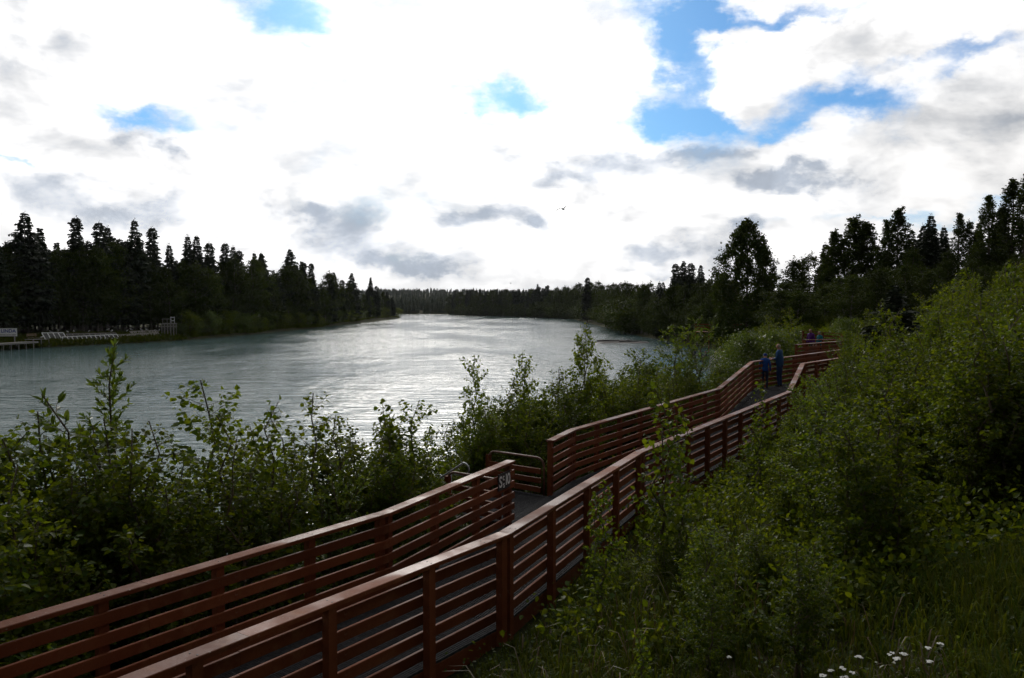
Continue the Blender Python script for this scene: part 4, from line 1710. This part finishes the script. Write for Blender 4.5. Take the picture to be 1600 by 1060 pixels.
YV = []
for k in range(3):
    a, b = yarrow_mesh(300 + k)
    a.materials.append(M['stem'])
    b.materials.append(M['petal'])
    YV.append((a, b))
YAR = [(1141, 1003, 'cluster standing apart at the left of the flower patch'), (1157, 1035, 'larger bloom below the one standing apart'), (1159, 1043, 'bloom at the bottom edge left of the patch'),
       (1290, 1029, None), (1296, 1034, None), (1286, 1037, None), (1300, 1022, None), (1318, 1022, None), (1325, 1022, None), (1319, 1028, None), (1316, 1036, None),
       (1331, 1023, None), (1317, 1047, None), (1363, 1038, 'single bloom right of the main patch'), (1395, 1042, 'single bloom at the bottom edge right of the main patch'),
       (1389, 988, None), (1394, 985, None), (1402, 998, None), (1398, 1003, None), (1411, 1003, None), (1343, 1010, 'small bloom above the main patch'),
       (1449, 988, 'flat bloom left of the highest bloom'), (1470, 978, 'highest and rightmost white bloom'), (1455, 1008, 'low bloom below the highest bloom'), (1427, 1024, 'faint bloom between the patches'),
       (86, 1003, 'tiny pale bloom seen through the near river-side railing')]
g = np.random.default_rng(71)
for px, py, lab in YAR:
    if px < 200:
        continue
    # find the ground distance for which a 0.5 m stem ends at this pixel
    best = None
    for D in np.arange(4.6, 9, .05):
        v = at_d(px, py, D)
        e = abs(v.z - gz(v.x, v.y) - .4)
        if best is None or e < best[0]:
            best = (e, v)
    v = best[1]
    o = empty('yarrow_flower', (v.x, v.y, v.z - .4), g.random() * 6.28, g.uniform(.42, .66))
    grp = 'white flowers in the grass'
    tag(o, 'white yarrow, ' + lab if lab else ('white yarrow in the main flower patch at the bottom' if py > 1015 else 'white yarrow in the upper flower group'), 'flower', grp)
    a, b = YV[int(g.integers(3))]
    for nm, me in (('stem', a), ('flower_head', b)):
        c = bpy.data.objects.new(nm, me)
        COL.objects.link(c)
        c.parent = o


# ------------------------------------------------------------------ people
def person(label, loc, face, h, cols, arms='forward', bald=False, hunch=0.0, bulk=1.0):
    """one skinned body; cols: jacket, trousers, skin, hair, shoes"""
    v, e, r_ = [], [], []
    def add(p, rad, par=None):
        v.append(p)
        r_.append(rad)
        if par is not None:
            e.append((par, len(v) - 1))
        return len(v) - 1
    hu = hunch
    pel = add((0, 0, .95), .135)
    sp = add((0, .0 + hu * .2, 1.14), .140, pel)
    ch = add((0, .0 + hu * .45, 1.33), .155, sp)
    nk = add((0, .01 + hu * .75, 1.475), .062, ch)
    hb = add((0, .03 + hu, 1.55), .072, nk)
    hm = add((0, .035 + hu * 1.05, 1.635), .098, hb)
    ht = add((0, .02 + hu * 1.1, 1.715), .072, hm)
    add((0, .135 + hu * 1.05, 1.60), .018, hm)         # nose
    for s in (-1, 1):
        add((s * .10, .02 + hu * 1.05, 1.62), .020, hm)   # ears
        sh = add((s * .175, hu * .5, 1.40), .070, ch)
        if arms == 'forward':
            el_ = add((s * .235, .02 + hu * .4, 1.13), .052, sh)
            wr = add((s * .15, .25 + hu * .3, 1.10), .036, el_)
            hd = add((s * .12, .33 + hu * .3, 1.12), .036, wr)
            fd = (-s * .25, .9, .1)
        else:
            el_ = add((s * .24, -.01, 1.12), .052, sh)
            wr = add((s * .25, .05, .87), .036, el_)
            hd = add((s * .245, .07, .79), .036, wr)
            fd = (0, .2, -1)
        fdv = Vector(fd).normalized()
        base = Vector(v[hd])
        sidev = Vector((1, 0, 0)) if arms != 'forward' else Vector((0.2, 0, 1)).normalized()
        if arms != 'forward':
            sidev = Vector((0, 1, 0))
        for q in range(4):
            p1 = base + fdv * .045 + sidev * (.022 * (q - 1.5))
            p2 = p1 + fdv * (.035 + .006 * (1.5 - abs(q - 1.5)))
            a_ = add(tuple(p1), .010, hd)
            add(tuple(p2 + Vector((-s * .012, 0, -.008))), .008, a_)
        tb = add(tuple(base + fdv * .01 + sidev * .045), .011, hd)
        add(tuple(base + fdv * .045 + sidev * .06), .009, tb)
        hp = add((s * .085, 0, .88), .098, pel)
        kn = add((s * .10, .025, .50), .068, hp)
        an = add((s * .105, -.01, .10), .048, kn)
        hl = add((s * .105, -.03, .045), .042, an)
        add((s * .12, .15, .038), .038, hl)
    me = bpy.data.meshes.new('person')
    me.from_pydata(v, e, [])
    ob = bpy.data.objects.new('person_tmp', me)
    COL.objects.link(ob)
    sk = ob.modifiers.new('skin', 'SKIN')
    sk.use_smooth_shade = True
    for i_, sv in enumerate(me.skin_vertices[0].data):
        sv.radius = (r_[i_] * (bulk if i_ < 3 else 1 + (bulk - 1) * .4 if i_ > 8 else 1.0), r_[i_] * (.80 * bulk if i_ in (0, 1, 2) else 1.0))
        sv.use_root = (i_ == 0)
    ob.modifiers.new('sub', 'SUBSURF').levels = 1
    dg = bpy.context.evaluated_depsgraph_get()
    dg.update()
    m2 = bpy.data.meshes.new_from_object(ob.evaluated_get(dg))
    bpy.data.objects.remove(ob)
    m2.name = 'person'
    m2.materials.clear()
    for key in ('jacket', 'trousers', 'skin', 'hair', 'shoes'):
        c = cols[key]
        mm = simple(key + '_cloth', tuple(x * .8 for x in c), c, 18, .8, .3, .2)
        m2.materials.append(mm)
    for p in m2.polygons:
        c = p.center
        if c.z > 1.49:
            yc = .03 + hu
            back = c.y < yc + (-.01 if bald else .03)
            k = 3 if (c.z > (1.60 if not bald else 1.58) and back and not (bald and c.z > 1.69)) or (c.z > 1.68 and not bald) else 2
        elif c.z < .085:
            k = 4
        elif c.z > .86 and abs(c.x) < .2 and c.y < .2 + hu:
            k = 0
        elif c.z > .86:
            far_ = c.y > .25 + hu * .3 if arms == 'forward' else c.z < .88
            k = 2 if far_ else 0
        elif abs(c.x) > .19:
            k = 2
        else:
            k = 1
        p.material_index = k
        p.use_smooth = True
    o = link('person', m2, None)
    o.location = loc
    o.rotation_euler = (0, 0, face)
    k = h / 1.78
    o.scale = (k, k, k)
    tag(o, label, 'person')
    return o


pm = at_d(1218, 600, 29.3)
zdk = 3.92 - RAIL_H - .0
man_xy = at_d(1218, 600, 30.3)
person('man in blue jacket and jeans standing on the boardwalk looking at the river', (man_xy.x, man_xy.y, 2.845), R(48), 1.74,
       dict(jacket=(.022, .075, .19), trousers=(.02, .045, .12), skin=(.36, .20, .14), hair=(.30, .26, .23), shoes=(.03, .03, .03)), 'forward', True, .03, 1.34)
ch_xy = at_d(1195.5, 560, 29.6)
person('smaller person in a bright blue jacket at the railing corner beside the man', (ch_xy.x, ch_xy.y, 2.845), R(-20), 1.40,
       dict(jacket=(.012, .06, .26), trousers=(.02, .03, .06), skin=(.36, .2, .14), hair=(.02, .05, .22), shoes=(.02, .02, .02)), 'down', False, .12)
a_ = at_d(1267, 520, 42.2)
person('walker in a purple jacket on the far boardwalk', (a_.x, a_.y, 3.15), R(120), 1.66,
       dict(jacket=(.075, .015, .14), trousers=(.02, .02, .03), skin=(.36, .2, .14), hair=(.10, .07, .05), shoes=(.02, .02, .02)), 'down')
a_ = at_d(1281, 520, 42.4)
person('walker in a teal jacket on the far boardwalk', (a_.x, a_.y, 3.15), R(110), 1.52,
       dict(jacket=(.01, .14, .17), trousers=(.02, .02, .03), skin=(.36, .2, .14), hair=(.02, .12, .15), shoes=(.02, .02, .02)), 'down')
for px, D, lab, jc in ((1086, 86, 'angler in dark clothes standing in the shallows left of the lime jacket', (.02, .02, .025)),
                       (1095, 84, 'angler in a lime green jacket standing in the shallows', (.22, .42, .03)),
                       (1103, 82, 'angler in dark waders nearest the grey steps by the water', (.03, .02, .025))):
    a_ = at_d(px, 545, D)
    person(lab, (a_.x, a_.y, max(-.45, gz(a_.x, a_.y))), R(100), 1.78,
           dict(jacket=jc, trousers=(.03, .028, .025), skin=(.36, .2, .14), hair=(.03, .03, .03), shoes=(.02, .02, .02)), 'forward')

# ------------------------------------------------------------------ far bank furniture
def on_left(px, off, z=None):
    D = left_bank_d(px) + off
    x = (px - CX) / F_PX * D
    return Vector((x, D, gz(x, D) if z is None else z))


# dock
dock = empty('dock', (0, 0, 0))
tag(dock, 'low pale dock on thin piles at the left edge of the far bank', 'dock')
da, db = on_left(-60, -1.5, .95), on_left(52, 0.3, .95)
dt = (db - da).normalized()
dn_ = Vector((-dt.y, dt.x, 0))
n = int((db - da).length / .32)
for q in range(n):
    c = da + dt * (.32 * (q + .5))
    mb = MB()
    mb.box((0, 0, 0), (.30, 1.6, .06))
    o = mb.build('plank', M['greywood'], dock)
    o.location = c
    o.rotation_euler = (0, 0, math.atan2(dt.y, dt.x))
for s in (-.7, .7):
    mb = MB()
    mb.beam(dn_ * s + Vector((0, 0, -.12)), dn_ * s + (db - da) + Vector((0, 0, -.12)), .10, .16)
    o = mb.build('beam', M['greywood'], dock)
    o.location = da
for q in range(9):
    for s in (-.72, .72):
        p = da.lerp(db, (q + .3) / 9) + dn_ * s
        mb = MB()
        mb.tube([(0, 0, -2.6), (0, 0, -.05)], .055, 7)
        o = mb.build('pile', M['greywood'], dock)
        o.location = p
pa, pb = on_left(44, .8, 1.25), on_left(70, 1.2, 1.2)
lower = empty('dock_platform', (0, 0, 0))
tag(lower, 'small wooden platform on thin posts at the end of the far dock', 'dock')
pt = (pb - pa).normalized()
pnn = Vector((-pt.y, pt.x, 0))
for q in range(int((pb - pa).length / .25)):
    mb = MB()
    mb.box((0, 0, 0), (.23, 1.5, .05))
    o = mb.build('plank', M['greywood'], lower)
    o.location = pa + pt * .25 * (q + .5)
    o.rotation_euler = (0, 0, math.atan2(pt.y, pt.x))
for f_ in (.05, .5, .97):
    for s in (-.7, .7):
        p = pa.lerp(pb, f_) + pnn * s
        mb = MB()
        mb.tube([(0, 0, -2.6), (0, 0, -.03)], .05, 6)
        o = mb.build('pile', M['greywood'], lower)
        o.location = p
# bench box behind the dock
bc = on_left(51, 4.0)
bench = empty('bench', bc, math.atan2(dt.y, dt.x))
tag(bench, 'tan wooden bench behind the end of the far dock', 'bench')
for z in (.42,):
    mb = MB(); mb.box((0, 0, z), (1.9, .42, .06)); mb.build('seat', M['tanwood'], bench)
for z in (.72, .92):
    mb = MB(); mb.box((0, .24, z), (1.9, .04, .15)); mb.build('back_board', M['tanwood'], bench)
for sx in (-.8, .8):
    mb = MB(); mb.box((sx, .05, .19), (.08, .40, .39)); mb.build('leg', M['tanwood'], bench)
    mb = MB(); mb.box((sx, .285, .51), (.07, .05, 1.02)); mb.build('back_post', M['tanwood'], bench)

# sign
sc_ = on_left(10.5, 2.2)
D_ = sc_.y
px_m = D_ / F_PX
zc = at_d(10, 519.5, D_).z
sign = empty('sign', (sc_.x, sc_.y, sc_.z), R(8))
tag(sign, 'white sign board with blue LINDA lettering by the far dock', 'sign')
W_, H_ = 34 * px_m, 12.5 * px_m
zo = zc - sc_.z
cxo = (8 - 10.5) * px_m
mb = MB(); mb.box((cxo, 0, zo), (W_, .06, H_)); mb.build('board', M['white'], sign)
tm = text_mesh('lettering', 'LINDA', 7.3 * px_m, .004)
o = link('lettering', tm, M['signblue'], sign)
o.location = ((12.6 - 10.5) * px_m, -.036, zo + 1.9 * px_m)
o.rotation_euler = (math.pi / 2, 0, 0)
o.scale = (1.02, 1, 1)
mb = MB()
gg = np.random.default_rng(4)
x = cxo - W_ * .36
while x < cxo + W_ * .44:
    l_ = gg.uniform(.05, .16)
    mb.box((x + l_ / 2, -.034, zo - 4.1 * px_m + gg.uniform(-.01, .01)), (l_, .006, gg.uniform(.09, .15)))
    x += l_ + gg.uniform(.02, .07)
mb.build('small_print', M['signgrey'], sign)
for sx in (-.38, .38):
    mb = MB(); mb.box((cxo + sx * W_, .08, zo / 2 - .2), (.12, .09, zo + .3)); mb.build('post', M['greywood'], sign)


# tilted dock sections pulled up on the bank
def rack(a, b, wid, tilt, ncell, m_frame, m_deck, label, bar=.10):
    """a-b lower edge along the bank; the panel leans back up the slope"""
    root = empty('dock_section', a, math.atan2((b - a).y, (b - a).x))
    tag(root, label, 'dock section', 'dock sections laid up on the far bank')
    L = (b - a).length
    rise = (b - a).z
    def q(u, v, o_=0):
        return Vector((u * L, v * wid * math.cos(tilt) - o_ * math.sin(tilt), u * rise + v * wid * math.sin(tilt) + o_ * math.cos(tilt)))
    for v in (0, 1):
        mb = MB(); mb.beam(q(0, v), q(1, v), bar, bar * 1.2); mb.build('rail', m_frame, root)
    for k in range(ncell + 1):
        u = k / ncell
        mb = MB(); mb.beam(q(u, .03), q(u, .97), bar, bar); mb.build('crossbar', m_frame, root)
    for k in range(ncell):
        u0, u1 = (k + .1) / ncell, (k + .9) / ncell
        mb = MB()
        for j_ in range(5):
            v0 = .06 + j_ * .18
            p = [q(u0, v0, -.05), q(u1, v0, -.05), q(u1, v0 + .15, -.05), q(u0, v0 + .15, -.05)]
            p2 = [q(u0, v0, -.02), q(u1, v0, -.02), q(u1, v0 + .15, -.02), q(u0, v0 + .15, -.02)]
            mb.hexa(p + p2)
        mb.build('deck_panel', m_deck, root)
    return root


def lp(px, py, off):
    D = left_bank_d(px) + off
    return at_d(px, py, D)


rack(lp(72.5, 533.5, 2.2), lp(106, 533, 2.2), 1.55, R(52), 4, M['white'], M['greydark'] if 'greydark' in M else M['black'],
     'first white-framed dock section with four tall dark panels on the far bank')
rack(lp(100, 533, 1.6), lp(186, 528.5, 1.6), .75, R(50), 12, M['white'], M['black'], 'long low white-framed dock section in front on the far bank')
rack(lp(107, 527, 3.4), lp(184, 525, 3.4), .7, R(42), 9, M['greywood'], M['black'], 'grey-framed dock section behind the long white one', .08)
rack(lp(187, 530, 2.4), lp(252, 525.5, 2.4), 1.0, R(40), 14, M['greywood'], M['greywood'], 'grey weathered dock section below the white chair tower', .08)
rack(lp(205, 521, 5.0), lp(248, 519, 5.0), .5, R(40), 8, M['greywood'], M['greywood'], 'farther grey dock section up the bank by the chair tower', .06)

# tower of posts with a white chair
tw = on_left(262, 3.0)
tower = empty('timber_tower', tw, R(6))
tag(tower, 'open frame tower of pale posts on the far bank holding a white chair', 'tower')
Dt = tw.y
ht_ = at_d(262, 506, Dt).z - tw.z
W2 = 18 * Dt / F_PX
for k in range(5):
    for yy in (0, 1.3):
        mb = MB()
        mb.box((-W2 / 2 + W2 * k / 4, yy, ht_ / 2 - .2), (.11, .11, ht_ + .4))
        mb.build('post', M['greywood'], tower)
for zz in (ht_ - .05, ht_ - .48):
    for yy in (-.09, 1.39):
        mb = MB(); mb.box((0, yy, zz), (W2 + .2, .06, .13)); mb.build('beam', M['greywood'], tower)
n = 8
for k in range(n):
    mb = MB(); mb.box((-W2 / 2 + W2 * (k + .5) / n, .65, ht_ + .045), (W2 / n - .02, 1.5, .05)); mb.build('plank', M['greywood'], tower)
for k in (0, 1, 2):
    mb = MB(); mb.box((-W2 / 2 + .15 + W2 * k * .36, .1, ht_ + .45), (.06, .06, .8)); mb.build('rail_post', M['greywood'], tower)
mb = MB(); mb.box((-W2 * .12, .1, ht_ + .80), (W2 * .78, .05, .07)); mb.build('hand_rail', M['greywood'], tower)
chair = empty('chair', (tw.x + W2 * .28, tw.y + .7, tw.z + ht_ + .07), R(25))
tag(chair, 'white chair on top of the pale post tower across the river', 'chair')
mb = MB(); mb.box((0, 0, .42), (.62, .55, .10)); mb.build('seat', M['white'], chair)
for sx in (-.27, .27):
    mb = MB(); mb.beam((sx, .22, .44), (sx * 1.05, .45, 1.10), .07, .05); mb.build('back_post', M['white'], chair)
mb = MB(); mb.beam((-.30, .42, 1.0), (.30, .42, 1.0), .04, .09); mb.build('backrest', M['white'], chair)
for sx in (-1, 1):
    mb = MB(); mb.box((sx * .33, 0, .62), (.06, .55, .04)); mb.build('armrest', M['white'], chair)
    for sy in (-.22, .22):
        mb = MB(); mb.box((sx * .30, sy, .19), (.05, .05, .38)); mb.build('leg', M['white'], chair)


# gulls
def gull_meshes(flying):
    body, wing, head, beak, leg = MB(), MB(), MB(), MB(), MB()
    prof = [(.002, -.20), (.035, -.16), (.075, -.06), (.085, .03), (.065, .11), (.045, .15), (.002, .17)]
    def lay(mb, prof, k=10, up=0.0):
        o = len(mb.v)
        for (r_, y) in prof:
            for j_ in range(k):
                a = 6.2832 * j_ / k
                mb.v.append((r_ * math.cos(a), y, r_ * math.sin(a) * .95 + up + .25 * y))
        for i_ in range(len(prof) - 1):
            for j_ in range(k):
                j2_ = (j_ + 1) % k
                mb.f.append((o + i_ * k + j_, o + i_ * k + j2_, o + (i_ + 1) * k + j2_, o + (i_ + 1) * k + j_))
                mb.mi.append(0)
    z0 = 0 if flying else .20
    lay(body, prof, 10, z0)
    lay(head, [(.002, .12), (.040, .14), (.048, .18), (.035, .22), (.002, .24)], 8, z0 + (.035 if not flying else -.02))
    hz = z0 + .06 + (.035 if not flying else -.02)
    beak.add([(-.010, .23, hz), (.010, .23, hz), (0, .23, hz - .018), (0, .29, hz - .008)], [(0, 1, 3), (1, 2, 3), (2, 0, 3), (0, 2, 1)])
    for s in (-1, 1):
        if flying:
            prev = None
            for (x, yf, yb, z) in ((.05, .10, -.10, .03), (.28, .16, -.06, .13), (.50, .08, -.08, .10), (.70, -.06, -.10, -.02)):
                cur = [(s * x, yf, z), (s * x, yb, z), (s * x, (yf + yb) / 2, z + .015)]
                if prev:
                    wing.add(prev + cur, [(0, 3, 5, 2), (2, 5, 4, 1), (1, 4, 3, 0)])
                prev = cur
        else:
            wing.add([(s * .06, .10, z0 + .05), (s * .088, .0, z0 + .01), (s * .06, -.16, z0 - .03), (s * .01, -.28, z0 - .05), (s * .03, -.10, z0 + .06), (s * .10, -.06, z0 + .0)],
                     [(0, 1, 4), (1, 5, 4), (5, 2, 4), (2, 3, 4)])
            leg.tube([(s * .03, 0, 0), (s * .03, .0, z0 - .06)], .006, 5)
            leg.box((s * .03, .02, .004), (.03, .05, .008))
    return [('body', body.mesh('body'), M['gull_w']), ('wing', wing.mesh('wing'), M['gull_g']), ('head', head.mesh('head'), M['gull_w']),
            ('beak', beak.mesh('beak'), M['beak'])] + ([('leg', leg.mesh('leg'), M['beak'])] if not flying else [])


GS, GF = gull_meshes(False), gull_meshes(True)
for st in (GS, GF):
    for _, me, mm in st:
        me.materials.append(mm)
        me.polygons.foreach_set('use_smooth', [True] * len(me.polygons))


def gull(parts, loc, rz, label, group=None, sc=1.0, tilt=(0, 0), dark=None):
    o = empty('gull', loc, rz, sc)
    o.rotation_euler = (tilt[0], tilt[1], rz)
    tag(o, label, 'gull', group)
    for nm, me, mm in parts:
        c = bpy.data.objects.new(nm, me)
        COL.objects.link(c)
        c.parent = o
    return o


GP = [(79.5, 'white gull above the first four tall panels, farthest left of the row'), (90, 'second gull of the row above the white racks'),
      (105.5, 'third gull of the row above the white racks'), (115, 'fourth gull of the row above the white racks'), (139, 'gull alone above the middle of the white racks'),
      (168, 'gull behind the leafy top of the tall lone willow sapling'), (174, 'gull close right of the willow sapling top'),
      (197.5, 'left gull of a pair above the grey racks'), (205, 'right gull of a pair above the grey racks'), (221, 'gull above the middle of the grey racks'),
      (229, 'low gull right of the middle of the grey racks'), (239.5, 'gull near the left side of the chair tower'), (248.5, 'gull nearest the chair tower on its left'),
      (281, 'gull alone to the right of the chair tower')]
g = np.random.default_rng(81)
for px, lab in GP:
    D = left_bank_d(px) + g.uniform(6.6, 8.2)
    x = (px - CX) / F_PX * D
    gull(GS, (x, D, gz(x, D) + .12), g.random() * 6.28, lab, 'gulls standing on the far bank', 1.5)
a_ = pa.lerp(pb, .86)
gull(GS, (a_.x, a_.y - .3, a_.z + .025), R(-100), 'white gull on the end of the far dock platform', None, 1.35)
v = at_d(880, 327, 92)
gull(GF, v, R(25), 'dark gull gliding against the clouds above the river', None, 1.5, (R(5), R(-18)))
v = at_d(798, 443, 160)
gull(GF, v, R(85), 'tiny dark bird just over the treetops in the middle of the river view', None, .75, (0, R(10)))

# ------------------------------------------------------------------ gravel bar, logs, stairs and platform near the anglers
mb = MB()
ga, gb = at_z(925, 534.5, .05), at_z(1020, 537, .05)
bar = []
for k in range(16):
    a = 6.2832 * k / 16
    bar.append((math.cos(a), math.sin(a)))
ctr = (ga + gb) / 2
hl = (gb - ga).length / 2
vs = [(ctr.x + x * hl * (1 + .08 * math.sin(5 * x)), ctr.y + y * 1.9 + x * .4, -.3) for x, y in bar] + \
     [(ctr.x + x * hl * .8, ctr.y + y * 1.1 + x * .4, .16 + .08 * math.sin(x * 7)) for x, y in bar] + [(ctr.x, ctr.y, .32)]
fs = [(k, (k + 1) % 16, 16 + (k + 1) % 16, 16 + k) for k in range(16)] + [(16 + k, 16 + (k + 1) % 16, 32) for k in range(16)]
mb.add(vs, fs)
tag(mb.build('gravel_bar', M['log'], None, True), 'dark low gravel bar lying in the river before the right bank', 'gravel bar', kind='structure')
for (px, py, l_, r_, rz, lab) in ((960, 533, 5.5, .16, .1, 'dark drift log lying on the gravel bar'), (985, 534, 3.5, .12, -.25, 'shorter drift log at the right end of the gravel bar')):
    c = at_z(px, py, .45)
    mb = MB()
    mb.tube([(-l_ / 2, 0, 0), (-l_ / 4, .1, .05), (0, 0, .02), (l_ / 4, -.08, .06), (l_ / 2, 0, .15)], [r_, r_ * .95, r_ * .85, r_ * .7, r_ * .45], 8)
    mb.tube([(l_ / 5, 0, .05), (l_ / 4, .15, .5)], [r_ * .3, r_ * .1], 5)
    o = mb.build('drift_log', M['log'], None, True)
    o.location = c
    o.rotation_euler = (0, 0, rz)
    tag(o, lab, 'log')
s0 = at_d(1121, 556, 74)
st2 = empty('bank_stairs', (0, 0, 0))
tag(st2, 'grey steps with rails going down to the water by the anglers', 'stairs')
s1 = at_d(1137, 543, 76.5)
s0.z, s1.z = .1, 1.05
sd3 = (s1 - s0)
hz = Vector((sd3.x, sd3.y, 0)).normalized()
nn_ = Vector((-hz.y, hz.x, 0))
for k in range(8):
    mb = MB(); mb.box((0, 0, 0), (.30, 1.3, .05))
    o = mb.build('tread', M['greywood'], st2)
    o.location = s0 + sd3 * ((k + .5) / 8)
    o.rotation_euler = (0, 0, math.atan2(hz.y, hz.x))
for s in (-.7, .7):
    for dz_ in (0, .35, .62, .9):
        mb = MB(); mb.beam(nn_ * s + Vector((0, 0, dz_)), nn_ * s + sd3 + Vector((0, 0, dz_)), .06, .09 if dz_ else .2)
        o = mb.build('stringer' if dz_ == 0 else 'rail', M['greywood'], st2); o.location = s0
    for f_ in (.05, .5, .95):
        mb = MB(); mb.box((0, 0, 0), (.08, .08, 1.6)); o = mb.build('post', M['greywood'], st2)
        o.location = s0 + sd3 * f_ + nn_ * (s * 1.08) + Vector((0, 0, .2))
pl = at_d(1091, 509, 98)
plat = empty('viewing_platform', (pl.x + 4, pl.y + 3.0, gz(pl.x + 4, pl.y + 3.0)), R(-20))
tag(plat, 'brown timber platform half hidden in trees above the anglers', 'platform')
zb = max(1.0, pl.z - plat.location.z - .9)
for k in range(12):
    mb = MB(); mb.box((-3.3 + .6 * k, 0, zb), (.57, 3, .07)); mb.build('plank', M['paint'], plat)
for z in (.35, .65, .98):
    mb = MB(); mb.box((0, -1.5, zb + z), (7.2, .05, .16)); mb.build('rail_board', M['paint'], plat)
for k in range(5):
    mb = MB(); mb.box((-3.4 + 1.7 * k, -1.42, zb / 2 + .3), (.12, .09, zb + 1.3)); mb.build('post', M['paint'], plat)

# ------------------------------------------------------------------ thin summer haze over the valley
hm, ht2 = mat('haze_air')
pvn = ht2.n('ShaderNodeVolumePrincipled')
pvn.inputs['Color'].default_value = (0.86, 0.90, 0.95, 1)
pvn.inputs['Density'].default_value = 0.00005
pvn.inputs['Anisotropy'].default_value = 0.2
ho = ht2.n('ShaderNodeOutputMaterial')
ht2.t.links.new(pvn.outputs[0], ho.inputs['Volume'])
mb = MB()
mb.box((0, 0, 29), (10600, 10600, 68))
haze = mb.build('haze', hm)
tag(haze, 'thin pale haze filling the air of the river valley', 'haze', kind='stuff')
